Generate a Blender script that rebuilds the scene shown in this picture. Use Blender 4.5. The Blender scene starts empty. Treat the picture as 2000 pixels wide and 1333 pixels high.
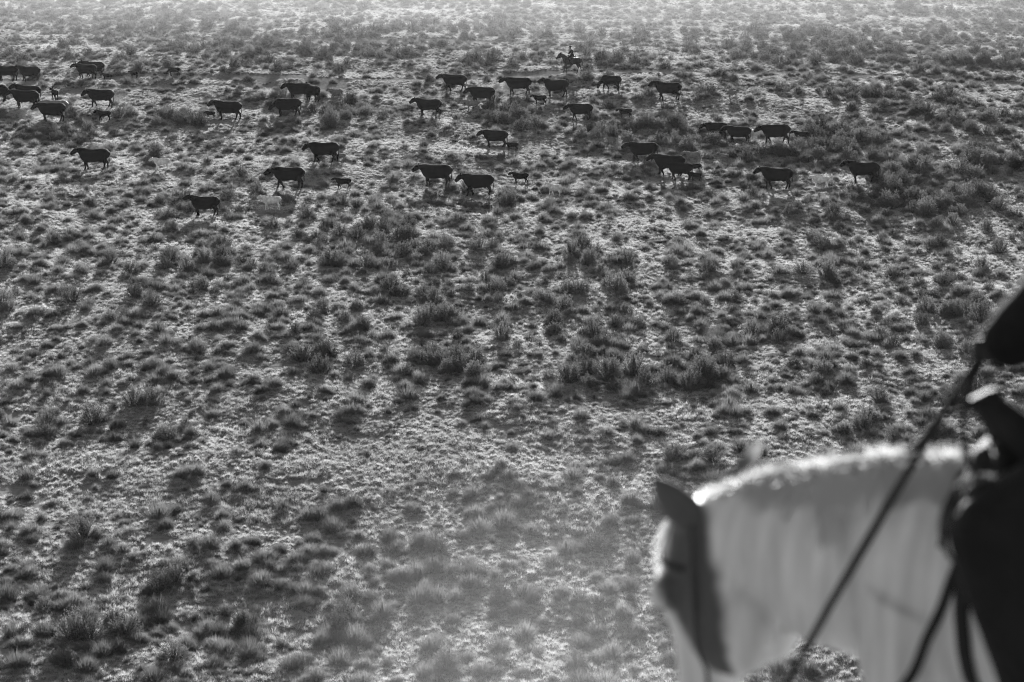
import bpy, math, random
import numpy as np
from mathutils import Vector, Matrix, Euler

random.seed(7)
rng = np.random.default_rng(11)
S = bpy.context.scene
COL = S.collection
R = math.radians

# ------------------------------------------------------------------ camera
CAM_H = 30.0
F_PX = 4722.0                      # focal length in pixels of the 2000 px wide photograph (85 mm on 36 mm)
PITCH = math.atan((666.5 + 500.0) / F_PX)
cd = bpy.data.cameras.new('camera')
cd.lens = 85.0
cd.sensor_width = 36.0
cd.clip_start = 0.1
cd.clip_end = 20000
cd.dof.use_dof = True
cd.dof.focus_distance = 140.0
cd.dof.aperture_fstop = 2.5
cam = bpy.data.objects.new('camera', cd)
COL.objects.link(cam)
cam.location = (0, 0, CAM_H)
cam.rotation_euler = (R(90) - PITCH, 0, 0)
S.camera = cam

# ------------------------------------------------------------------ sky, sun, exposure
SUN_EL = R(9.0)
SUN_AZ = R(1.0)                    # to the right of straight ahead (+Y)
w = bpy.data.worlds.new('World')
S.world = w
w.use_nodes = True
nt = w.node_tree
bg = nt.nodes['Background']
sky = nt.nodes.new('ShaderNodeTexSky')
sky.sky_type = 'NISHITA'
sky.sun_disc = False
sky.sun_elevation = SUN_EL
sky.sun_rotation = SUN_AZ
bw = nt.nodes.new('ShaderNodeRGBToBW')
nt.links.new(sky.outputs[0], bw.inputs[0])
nt.links.new(bw.outputs[0], bg.inputs[0])
bg.inputs[1].default_value = 0.052

sd = bpy.data.lights.new('sun', 'SUN')
sd.energy = 5.0
sd.angle = R(0.6)
sd.color = (1, 1, 1)
sun = bpy.data.objects.new('sun', sd)
COL.objects.link(sun)
sdir = Vector((math.sin(SUN_AZ) * math.cos(SUN_EL), math.cos(SUN_AZ) * math.cos(SUN_EL), math.sin(SUN_EL)))
sun.rotation_euler = sdir.to_track_quat('Z', 'Y').to_euler()
sun.location = (0, 300, 120)

vs = S.view_settings
vs.view_transform = 'Standard'
vs.look = 'None'
vs.gamma = 1.0
vs.use_curve_mapping = False
vs.exposure = 1.8
S.cycles.max_bounces = 4
S.cycles.diffuse_bounces = 1
S.cycles.glossy_bounces = 2
S.cycles.transmission_bounces = 2
S.cycles.transparent_max_bounces = 8
S.cycles.filter_width = 1.1
S.cycles.use_denoising = True
S.cycles.denoising_prefilter = 'NONE'
S.cycles.denoising_input_passes = 'RGB_ALBEDO_NORMAL'

# ------------------------------------------------------------------ small helpers
def tag(o, label=None, cat=None, group=None, kind=None):
    if label: o['label'] = label
    if cat: o['category'] = cat
    if group: o['group'] = group
    if kind: o['kind'] = kind
    return o


def link(name, mesh, mats=(), parent=None):
    o = bpy.data.objects.new(name, mesh)
    COL.objects.link(o)
    if parent: o.parent = parent
    if mesh is not None:
        for m in mats: 
            if m.name not in [x.name for x in mesh.materials if x]:
                mesh.materials.append(m)
    return o


def mesh_np(name, verts, faces, smooth=False):
    me = bpy.data.meshes.new(name)
    me.from_pydata([tuple(v) for v in verts], [], faces)
    if smooth:
        me.polygons.foreach_set('use_smooth', [True] * len(me.polygons))
    me.update()
    return me


def new_mat(name):
    m = bpy.data.materials.new(name)
    m.use_nodes = True
    m.node_tree.nodes.clear()
    return m, m.node_tree.nodes, m.node_tree.links


def plain_mat(name, v, rough=0.8, spec=0.3, noise=0.25, scale=8.0, bump=0.0, sheen=0.0):
    """one grey with soft mottling and optional fine relief"""
    m, N, L = new_mat(name)
    out = N.new('ShaderNodeOutputMaterial'); p = N.new('ShaderNodeBsdfPrincipled')
    L.new(p.outputs[0], out.inputs[0])
    tc = N.new('ShaderNodeTexCoord'); nz = N.new('ShaderNodeTexNoise')
    nz.inputs['Scale'].default_value = scale; nz.inputs['Detail'].default_value = 5
    L.new(tc.outputs['Object'], nz.inputs['Vector'])
    mr = N.new('ShaderNodeMapRange')
    mr.inputs[1].default_value = 0.3; mr.inputs[2].default_value = 0.7
    mr.inputs[3].default_value = v * (1 - noise); mr.inputs[4].default_value = v * (1 + noise)
    L.new(nz.outputs[0], mr.inputs[0]); L.new(mr.outputs[0], p.inputs['Base Color'])
    p.inputs['Roughness'].default_value = rough
    p.inputs['Specular IOR Level'].default_value = spec
    if sheen:
        p.inputs['Sheen Weight'].default_value = sheen
        p.inputs['Sheen Roughness'].default_value = 0.4
    if bump:
        n2 = N.new('ShaderNodeTexNoise'); n2.inputs['Scale'].default_value = scale * 9
        L.new(tc.outputs['Object'], n2.inputs['Vector'])
        b = N.new('ShaderNodeBump'); b.inputs['Strength'].default_value = bump; b.inputs['Distance'].default_value = 0.02
        L.new(n2.outputs[0], b.inputs['Height']); L.new(b.outputs[0], p.inputs['Normal'])
    return m


def leaf_mat(name, v, transl, var=0.35, gloss=0.06):
    """thin leaf or blade: diffuse plus translucent, varied from plant to plant"""
    m, N, L = new_mat(name)
    out = N.new('ShaderNodeOutputMaterial')
    mix = N.new('ShaderNodeMixShader'); d = N.new('ShaderNodeBsdfDiffuse'); t = N.new('ShaderNodeBsdfTranslucent')
    oi = N.new('ShaderNodeObjectInfo'); mr = N.new('ShaderNodeMapRange')
    mr.inputs[3].default_value = v * (1 - var); mr.inputs[4].default_value = v * (1 + var)
    L.new(oi.outputs['Random'], mr.inputs[0])
    L.new(mr.outputs[0], d.inputs[0]); L.new(mr.outputs[0], t.inputs[0])
    mix.inputs[0].default_value = transl
    L.new(d.outputs[0], mix.inputs[1]); L.new(t.outputs[0], mix.inputs[2])
    gl = N.new('ShaderNodeBsdfGlossy'); gl.inputs['Roughness'].default_value = 0.45
    gl.inputs['Color'].default_value = (0.8, 0.8, 0.8, 1)
    m2 = N.new('ShaderNodeMixShader'); m2.inputs[0].default_value = gloss
    L.new(mix.outputs[0], m2.inputs[1]); L.new(gl.outputs[0], m2.inputs[2]); L.new(m2.outputs[0], out.inputs[0])
    return m


# ------------------------------------------------------------------ terrain
HY = np.array([-3000, -60, -10, 0, 5, 8, 11, 14, 25, 40, 52, 62, 74, 90.])
HZ = np.array([30.5, 30.5, 28.4, 27.2, 26.75, 26.35, 24.95, 23.0, 15.4, 6.8, 1.9, 0.35, 0.0, 0.0])
_hy = np.linspace(-100, 100, 801)
_hz = np.interp(_hy, HY, HZ)
_k = np.ones(17) / 17
_hz = np.convolve(np.pad(_hz, 8, mode='edge'), _k, mode='valid')
_hz -= _hz[-1]


def hill(y):
    y = np.asarray(y, float)
    return np.where(y < -100, 30.5, np.interp(y, _hy, _hz))


def gz(x, y):
    """height of the land"""
    x = np.asarray(x, float); y = np.asarray(y, float)
    k = np.clip((y - 60) / 20, 0, 1) * np.clip((1500 - y) / 900, 0, 1)
    u = (0.22 * np.sin(x / 7.3 + 1.1 * np.sin(y / 19.0)) * np.sin(y / 11.0 + 0.4)
         + 0.30 * np.sin(y / 17.0 + x / 31.0 + 0.8)
         + 0.45 * np.sin(y / 41.0 - x / 53.0 + 2.0)
         + 0.10 * np.sin(x / 2.9 + y / 4.1) * np.sin(y / 3.3 - x / 6.0)
         + 0.06 * np.sin(y / 1.7 + x / 2.3 + 2 * np.sin(x / 5.0)))
    hb = (1 - np.clip((y - 60) / 20, 0, 1)) * (0.12 * np.sin(x / 3.1 + y / 4.7) + 0.10 * np.sin(x / 5.9 - y / 2.7)) * np.clip((np.abs(y - 7) + np.abs(x - 1)) / 8 - 0.3, 0, 1)
    return hill(y) + u * k + hb


CP, SP = math.cos(PITCH), math.sin(PITCH)


def ray(px, py):
    a = (px - 1000.0) / F_PX; b = (666.5 - py) / F_PX
    return Vector((a, CP + b * SP, -SP + b * CP))


def unproject(px, py):
    """where the line of sight through a photograph pixel meets the land"""
    d = ray(px, py)
    t = CAM_H / -d.z
    for _ in range(40):
        p = d * t
        err = CAM_H + p.z - float(gz(p.x, p.y))
        t += err / -d.z * 0.8
    p = d * t
    return Vector((p.x, p.y, float(gz(p.x, p.y))))


def px_per_m(p):
    return F_PX / (p.y * CP + (CAM_H - p.z) * SP)


def to_px(p):
    """numpy: world points -> photograph pixels"""
    p = np.atleast_2d(np.asarray(p, float)); dz = p[:, 2] - CAM_H
    wd = p[:, 1] * CP - dz * SP; v = p[:, 1] * SP + dz * CP
    return np.stack([1000 + F_PX * p[:, 0] / wd, 666.5 - F_PX * v / wd], 1)


# trail worn across the flat, beyond the herd
def trail_dist(x, y):
    c1 = 219.5 + 2.2 * np.sin(x / 14.0) + 1.0 * np.sin(x / 5.1 + 1)
    c2 = 211.0 + 0.10 * (x + 40) + 1.0 * np.sin(x / 6.0)
    c4 = 246.0 - 0.12 * x + 2 * np.sin(x / 11.0)
    d1 = np.abs(y - c1)
    d2 = np.where(x < -14, np.abs(y - c2), 99)
    d4 = np.where(x < 2, np.abs(y - c4), 99)
    return np.minimum(np.minimum(d1, d2 * 1.1), d4 * 0.8)


def build_ground():
    ys = np.concatenate([np.array([-3000, -1500, -600, -250, -110, -60, -35]), np.arange(-24, 40, 1.2), np.arange(40, 130, 0.55),
                         np.arange(130, 340, 0.75), np.array([342, 350, 365, 390, 430, 490, 580, 700, 900, 1300, 2000, 3500, 6000.])])
    xs = np.concatenate([np.array([-6000, -3000, -1500, -800, -450, -280, -190, -140, -110]), np.arange(-90, 90.1, 0.75),
                         np.array([110, 140, 190, 280, 450, 800, 1500, 3000, 6000.])])
    X, Y = np.meshgrid(xs, ys)
    Z = gz(X, Y)
    co = np.stack([X, Y, Z], -1).reshape(-1, 3)
    ny, nx = X.shape
    i = np.arange(ny * nx).reshape(ny, nx)
    f = np.stack([i[:-1, :-1], i[:-1, 1:], i[1:, 1:], i[1:, :-1]], -1).reshape(-1, 4)
    me = bpy.data.meshes.new('ground')
    me.vertices.add(len(co)); me.vertices.foreach_set('co', co.ravel())
    me.loops.add(f.size); me.loops.foreach_set('vertex_index', f.ravel())
    me.polygons.add(len(f)); me.polygons.foreach_set('loop_start', np.arange(len(f)) * 4)
    me.polygons.foreach_set('loop_total', np.full(len(f), 4)); me.polygons.foreach_set('use_smooth', np.ones(len(f), bool))
    me.update(); me.validate()
    m, N, L = new_mat('dry_soil')
    out = N.new('ShaderNodeOutputMaterial'); p = N.new('ShaderNodeBsdfPrincipled'); L.new(p.outputs[0], out.inputs[0])
    tc = N.new('ShaderNodeTexCoord')
    n1 = N.new('ShaderNodeTexNoise'); n1.inputs['Scale'].default_value = 0.35; n1.inputs['Detail'].default_value = 8
    n2 = N.new('ShaderNodeTexNoise'); n2.inputs['Scale'].default_value = 4.0; n2.inputs['Detail'].default_value = 6
    n3 = N.new('ShaderNodeTexNoise'); n3.inputs['Scale'].default_value = 2.2; n3.inputs['Detail'].default_value = 8; n3.inputs['Roughness'].default_value = 0.65
    for n in (n1, n2, n3): L.new(tc.outputs['Object'], n.inputs['Vector'])
    a = N.new('ShaderNodeMath'); a.operation = 'ADD'; L.new(n1.outputs[0], a.inputs[0]); L.new(n2.outputs[0], a.inputs[1])
    mr = N.new('ShaderNodeMapRange'); mr.inputs[1].default_value = 0.7; mr.inputs[2].default_value = 1.3
    mr.inputs[3].default_value = 0.15; mr.inputs[4].default_value = 0.30
    L.new(a.outputs[0], mr.inputs[0]); L.new(mr.outputs[0], p.inputs['Base Color'])
    p.inputs['Roughness'].default_value = 0.95; p.inputs['Specular IOR Level'].default_value = 0.0
    b = N.new('ShaderNodeBump'); b.inputs['Strength'].default_value = 1.0; b.inputs['Distance'].default_value = 0.16
    L.new(n3.outputs[0], b.inputs['Height']); L.new(b.outputs[0], p.inputs['Normal'])
    o = link('ground', me, [m])
    tag(o, 'rolling dry rangeland soil under the grass', None, None, 'structure')
    return o


build_ground()

# ------------------------------------------------------------------ haze: the lit morning dust in the air
def haze_box():
    lo, hi = (-6100, -3100, -3.0), (6100, 6100, 33.5)
    v = [(x, y, z) for z in (lo[2], hi[2]) for y in (lo[1], hi[1]) for x in (lo[0], hi[0])]
    f = [(0, 2, 3, 1), (4, 5, 7, 6), (0, 1, 5, 4), (2, 6, 7, 3), (0, 4, 6, 2), (1, 3, 7, 5)]
    me = mesh_np('haze', v, f)
    m, N, L = new_mat('haze_air')
    out = N.new('ShaderNodeOutputMaterial'); p = N.new('ShaderNodeVolumePrincipled')
    p.inputs['Color'].default_value = (0.9, 0.9, 0.9, 1)
    p.inputs['Density'].default_value = 0.00006
    p.inputs['Anisotropy'].default_value = 0.05
    L.new(p.outputs[0], out.inputs['Volume'])
    o = link('haze', me, [m])
    tag(o, 'pale backlit morning haze over the whole range', None, None, 'stuff')


haze_box()


def dust_cloud(label, c, rad, dens, aniso, nscale, rough=0.3):
    """drifting dust: a soft ellipsoid of air, thickest in the middle"""
    n, k = 24, 12; V, Fc = [], []
    for i in range(1, k):
        a = math.pi * i / k
        for j in range(n):
            b = 6.28318 * j / n
            V.append((math.sin(a) * math.cos(b), math.sin(a) * math.sin(b), math.cos(a)))
    V += [(0, 0, 1), (0, 0, -1)]
    for i in range(k - 2):
        for j in range(n):
            m_ = (j + 1) % n
            Fc.append((i * n + j, (i + 1) * n + j, (i + 1) * n + m_, i * n + m_))
    for j in range(n):
        m_ = (j + 1) % n
        Fc.append((j, m_, (k - 1) * n)); Fc.append(((k - 2) * n + m_, (k - 2) * n + j, (k - 1) * n + 1))
    m, N, L = new_mat('dust_air')
    out = N.new('ShaderNodeOutputMaterial'); p = N.new('ShaderNodeVolumePrincipled')
    p.inputs['Color'].default_value = (0.9, 0.9, 0.9, 1); p.inputs['Anisotropy'].default_value = aniso
    tc = N.new('ShaderNodeTexCoord')
    ln = N.new('ShaderNodeVectorMath'); ln.operation = 'LENGTH'; L.new(tc.outputs['Object'], ln.inputs[0])
    mr = N.new('ShaderNodeMapRange'); mr.interpolation_type = 'SMOOTHERSTEP'
    mr.inputs[1].default_value = 1.0; mr.inputs[2].default_value = 0.15; mr.inputs[3].default_value = 0.0; mr.inputs[4].default_value = dens
    L.new(ln.outputs['Value'], mr.inputs[0])
    nz_ = N.new('ShaderNodeTexNoise'); nz_.inputs['Scale'].default_value = nscale; nz_.inputs['Detail'].default_value = 2
    L.new(tc.outputs['Object'], nz_.inputs['Vector'])
    m2 = N.new('ShaderNodeMapRange'); m2.inputs[1].default_value = 0.35; m2.inputs[2].default_value = 0.65; m2.inputs[3].default_value = 1 - rough; m2.inputs[4].default_value = 1 + rough
    L.new(nz_.outputs[0], m2.inputs[0])
    mu = N.new('ShaderNodeMath'); mu.operation = 'MULTIPLY'; L.new(mr.outputs[0], mu.inputs[0]); L.new(m2.outputs[0], mu.inputs[1])
    L.new(mu.outputs[0], p.inputs['Density']); L.new(p.outputs[0], out.inputs['Volume'])
    o = link('dust_cloud', mesh_np('dust_cloud', V, Fc), [m])
    o.location = c; o.scale = rad
    tag(o, label, None, None, 'stuff')


dust_cloud('dust hanging in the light over the far herd and rider', (-4, 270, 3), (150, 74, 14), 0.0040, 0.1, 1.6)
dust_cloud('dust drifting up the slope below the white horse', (0.9, 66, 4.0), (10.5, 19, 7.5), 0.006, 0.1, 1.2, 0.2)


# ------------------------------------------------------------------ plants
M_TURF = leaf_mat('turf_blade', 0.40, 0.6, 0.2, 0.12)
M_THATCH = plain_mat('thatch', 0.16, 0.95, 0.05, 0.3, 20)
M_TBASE = plain_mat('tussock_base', 0.10, 0.95, 0.05, 0.3, 20)
M_TUSS = leaf_mat('tussock_blade', 0.125, 0.55, 0.4, 0.05)
M_SAGE = leaf_mat('sage_leaf', 0.115, 0.4, 0.4, 0.05)
M_STEM = plain_mat('sage_stem', 0.07, 0.9, 0.1)


class Soup:
    """loose triangles and quads with a material index"""
    def __init__(s): s.v, s.f, s.m = [], [], []

    def blade(s, p, d, out, L_, w_, mat, bend=0.5, segs=2):
        """flat tapering strip from p along d, drooping towards out"""
        side = d.cross(out)
        if side.length < 1e-4: side = Vector((1, 0, 0))
        side.normalize()
        a = random.uniform(-0.9, 0.9)
        side = (side * math.cos(a) + out.normalized() * math.sin(a))
        b = len(s.v); pts = []
        for i in range(segs):
            t = i / segs
            c = p + d * (L_ * t) + out * (L_ * bend * t * t)
            hw = w_ * 0.5 * (1 - 0.45 * t)
            s.v += [c - side * hw, c + side * hw]
        s.v.append(p + d * L_ + out * (L_ * bend))
        for i in range(segs - 1):
            s.f.append((b + 2 * i, b + 2 * i + 1, b + 2 * i + 3, b + 2 * i + 2)); s.m.append(mat)
        s.f.append((b + 2 * segs - 2, b + 2 * segs - 1, b + 2 * segs)); s.m.append(mat)

    def dome(s, c, rx, ry, h, mat, n=9):
        b = len(s.v); ph = random.random() * 6
        for k, (rr, zz) in enumerate(((1.0, -0.25), (0.72, 0.6))):
            for i in range(n):
                a = ph + 6.2832 * i / n; j = random.uniform(0.85, 1.15)
                s.v.append(c + Vector((rx * rr * j * math.cos(a), ry * rr * j * math.sin(a), h * zz * random.uniform(0.8, 1.2))))
        s.v.append(c + Vector((0, 0, h)))
        for i in range(n):
            j = (i + 1) % n
            s.f.append((b + i, b + j, b + n + j, b + n + i)); s.m.append(mat)
            s.f.append((b + n + i, b + n + j, b + 2 * n)); s.m.append(mat)

    def stick(s, a, c, r0, r1, mat):
        d = (c - a); q = d.to_track_quat('Z', 'Y'); b = len(s.v)
        for p, r in ((a, r0), (c, r1)):
            for i in range(3):
                t = 2.094 * i
                s.v.append(p + q @ Vector((r * math.cos(t), r * math.sin(t), 0)))
        for i in range(3):
            j = (i + 1) % 3
            s.f.append((b + i, b + j, b + 3 + j, b + 3 + i)); s.m.append(mat)

    def mesh(s, name, mats):
        me = mesh_np(name, s.v, s.f)
        for m in mats: me.materials.append(m)
        me.polygons.foreach_set('material_index', s.m)
        me.update()
        return me


def up_dir(tilt, az):
    return Vector((math.sin(tilt) * math.cos(az), math.sin(tilt) * math.sin(az), math.cos(tilt)))


def turf_patch(i):
    """irregular piece of low hummocky turf, about two and a half metres across"""
    s = Soup()
    for _ in range(56):
        r = math.sqrt(random.random()) * 1.25; a = random.random() * 6.2832
        c = Vector((r * math.cos(a), r * math.sin(a), 0))
        R_ = 0.08 + 0.2 * random.random() ** 1.6; h = R_ * random.uniform(0.35, 0.7); el = random.uniform(0.55, 1.0); tw = random.random() * 3.14
        ct, st = math.cos(tw), math.sin(tw)
        s.dome(c - Vector((0, 0, .01)), R_ * 0.85, R_ * 0.7 * el, h * 0.8, 1, 7)
        for _ in range(int(30 + 300 * R_)):
            rr = math.sqrt(random.random()) * 1.05; aa = random.random() * 6.2832
            ox, oy = math.cos(aa) * rr, math.sin(aa) * rr * el
            o = Vector((ox * ct - oy * st, ox * st + oy * ct, 0))
            p = c + o * R_ + Vector((0, 0, h * max(0, 1 - rr * rr) * 0.8))
            o = o.normalized() if o.length > 1e-3 else Vector((1, 0, 0))
            s.blade(p, up_dir(rr * 0.7 + random.uniform(-.25, .3), math.atan2(o.y, o.x)), o, random.uniform(0.04, 0.11), random.uniform(0.006, 0.013), 0, random.uniform(0.1, 0.6), 1)
    for _ in range(500):
        r = math.sqrt(random.random()) * 1.3; a = random.random() * 6.2832
        p = Vector((r * math.cos(a), r * math.sin(a), 0)); aa = random.random() * 6.28
        s.blade(p, up_dir(random.uniform(0, .9), aa), up_dir(1.57, aa), random.uniform(0.03, 0.08), random.uniform(0.006, 0.014), 0, 0.3, 1)
    return s.mesh('turf_patch', [M_TURF, M_THATCH])


def tussock(i):
    """rounded bunch of fine upright stems"""
    s = Soup(); tall = random.choice([0.8, 1.0, 1.2])
    Rr = random.uniform(0.24, 0.36)
    n = random.randint(1, 3)
    for k in range(n):
        c = Vector((random.uniform(-.22, .22), random.uniform(-.22, .22), 0)) if k else Vector((0, 0, 0))
        kk = 1.0 if k == 0 else random.uniform(0.5, 0.8)
        s.dome(c, Rr * 0.7 * kk, Rr * 0.6 * kk, 0.13 * kk, 1, 8)
        for _ in range(int(480 * kk)):
            rr = math.sqrt(random.random()); aa = random.random() * 6.2832
            o = Vector((math.cos(aa), math.sin(aa), 0))
            p = c + o * (Rr * 0.6 * kk * rr) + Vector((0, 0, 0.08 * (1 - rr)))
            s.blade(p, up_dir(rr * 0.6 + random.uniform(-.15, .2), aa), o, random.uniform(0.24, 0.42) * (1.1 - .35 * rr * rr) * tall * kk, random.uniform(0.006, 0.011), 0, random.uniform(0.0, 0.3) * rr, 2)
    return s.mesh('tussock', [M_TUSS, M_TBASE])


def sagebrush(i, n_st=120, wide=None):
    """rounded brush of many upright twigs with small leaves near the tips"""
    s = Soup()
    Rx = random.uniform(0.42, 0.6); H_ = random.uniform(0.5, 0.8)
    lobes = [(random.random() * 6.2832, random.uniform(0.2, 0.9), random.uniform(0.82, 1.2)) for _ in range(7)]
    for _ in range(n_st):
        az = random.random() * 6.2832
        ti = math.acos(1 - random.random() * 0.86)
        d = up_dir(ti, az)
        k = 1.0
        for la, lt, ls in lobes:
            dl = d.dot(up_dir(lt, la))
            if dl > 0.86: k = max(k * 0.98, ls) if ls > 1 else min(k, ls)
        tip = Vector((d.x * Rx, d.y * Rx, 0.05 + d.z * H_)) * (k * random.uniform(0.8, 1.06))
        base = Vector((d.x * 0.10 * Rx, d.y * 0.10 * Rx, 0.0))
        mid = base.lerp(tip, 0.5) + Vector((0, 0, -0.04 * math.sin(ti) * H_)) 
        if random.random() < 0.6:
            s.stick(base, mid, 0.010, 0.007, 1); s.stick(mid, tip, 0.007, 0.003, 1)
        sd_ = (tip - mid).normalized()
        upd = (sd_ + Vector((0, 0, 0.7))).normalized()
        for j in range(random.randint(15, 24)):
            t = random.uniform(0.12, 1.04)
            p = mid.lerp(tip, t)
            ld = (upd + Vector((random.uniform(-1, 1), random.uniform(-1, 1), random.uniform(-.5, 1))) * 0.8).normalized()
            p = p + Vector((random.gauss(0, 1), random.gauss(0, 1), random.gauss(0, 1))) * 0.022
            s.blade(p, ld, up_dir(1.5, random.random() * 6.28), random.uniform(0.035, 0.075), random.uniform(0.016, 0.03), 0, 0.15, 1)
    for k in range(3):
        s.dome(Vector((random.uniform(-.1, .1), random.uniform(-.1, .1), 0)), Rx * 0.4, Rx * 0.4, H_ * 0.22, 1, 7)
    return s.mesh('sagebrush', [M_SAGE, M_STEM])


TURF = [turf_patch(i) for i in range(9)]
TUSS = [tussock(i) for i in range(10)]
SAGE = [sagebrush(i) for i in range(10)]


def scatter(name, label, pts, yaw, scl, idx, meshes, tilt=True):
    """one uncountable mass of plants: points carrying shared meshes"""
    n = len(pts)
    me = bpy.data.meshes.new(name)
    me.vertices.add(n); me.vertices.foreach_set('co', np.asarray(pts, np.float32).ravel())
    e = 0.5
    gx = (gz(pts[:, 0] + e, pts[:, 1]) - gz(pts[:, 0] - e, pts[:, 1])) / (2 * e)
    gy = (gz(pts[:, 0], pts[:, 1] + e) - gz(pts[:, 0], pts[:, 1] - e)) / (2 * e)
    rot = np.zeros((n, 3), np.float32)
    for i in range(n):
        nrm = Vector((-gx[i], -gy[i], 1)).normalized()
        q = Vector((0, 0, 1)).rotation_difference(nrm)
        if not tilt: q = q.slerp(q.identity() or q, 0.0) if False else Euler((0, 0, 0)).to_quaternion()
        rot[i] = (q @ Euler((0, 0, yaw[i])).to_quaternion()).to_euler()
    a = me.attributes.new('rot', 'FLOAT_VECTOR', 'POINT'); a.data.foreach_set('vector', rot.ravel())
    a = me.attributes.new('scl', 'FLOAT_VECTOR', 'POINT'); a.data.foreach_set('vector', np.asarray(scl, np.float32).ravel())
    a = me.attributes.new('idx', 'INT', 'POINT'); a.data.foreach_set('value', np.asarray(idx, np.int32))
    o = link(name, me)
    tag(o, label, None, None, 'stuff')
    g = bpy.data.node_groups.new(name, 'GeometryNodeTree')
    g.interface.new_socket('Geometry', in_out='INPUT', socket_type='NodeSocketGeometry')
    g.interface.new_socket('Geometry', in_out='OUTPUT', socket_type='NodeSocketGeometry')
    N, L = g.nodes, g.links
    gi = N.new('NodeGroupInput'); go = N.new('NodeGroupOutput')
    iop = N.new('GeometryNodeInstanceOnPoints'); jn = N.new('GeometryNodeJoinGeometry')
    for k, pm in enumerate(meshes):
        po = bpy.data.objects.new(name + '_source', pm)
        oi = N.new('GeometryNodeObjectInfo'); oi.inputs['Object'].default_value = po; oi.inputs['As Instance'].default_value = True
        L.new(oi.outputs['Geometry'], jn.inputs[0])
    def attr(nm, ty):
        q = N.new('GeometryNodeInputNamedAttribute'); q.data_type = ty; q.inputs['Name'].default_value = nm
        return q.outputs['Attribute']
    er = N.new('FunctionNodeEulerToRotation')
    L.new(attr('rot', 'FLOAT_VECTOR'), er.inputs[0])
    L.new(gi.outputs[0], iop.inputs['Points']); L.new(jn.outputs[0], iop.inputs['Instance'])
    iop.inputs['Pick Instance'].default_value = True
    L.new(attr('idx', 'INT'), iop.inputs['Instance Index'])
    L.new(er.outputs[0], iop.inputs['Rotation']); L.new(attr('scl', 'FLOAT_VECTOR'), iop.inputs['Scale'])
    L.new(iop.outputs[0], go.inputs[0])
    md = o.modifiers.new('plants', 'NODES'); md.node_group = g
    return o


def vnoise(x, y, sc, seed):
    """smooth value noise in numpy"""
    r = np.random.default_rng(seed); T = r.random((64, 64))
    u = x / sc + 1000; v = y / sc + 1000
    i = np.floor(u).astype(int); j = np.floor(v).astype(int); fu = u - i; fv = v - j
    fu = fu * fu * (3 - 2 * fu); fv = fv * fv * (3 - 2 * fv)
    g = lambda a, b: T[a % 64, b % 64]
    return (g(i, j) * (1 - fu) + g(i + 1, j) * fu) * (1 - fv) + (g(i, j + 1) * (1 - fu) + g(i + 1, j + 1) * fu) * fv


def field(density, y0, y1, margin=6.0, k=0.235):
    n = int(density * (k * (y1 ** 2 - y0 ** 2) + 2 * margin * (y1 - y0)))
    # sample y with density proportional to width
    yy = y0 + (y1 - y0) * rng.random(n * 3)
    keep = rng.random(n * 3) < (k * yy + margin) / (k * y1 + margin)
    yy = yy[keep][:n]
    xx = (rng.random(len(yy)) * 2 - 1) * (k * yy + margin)
    return xx, yy


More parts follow.
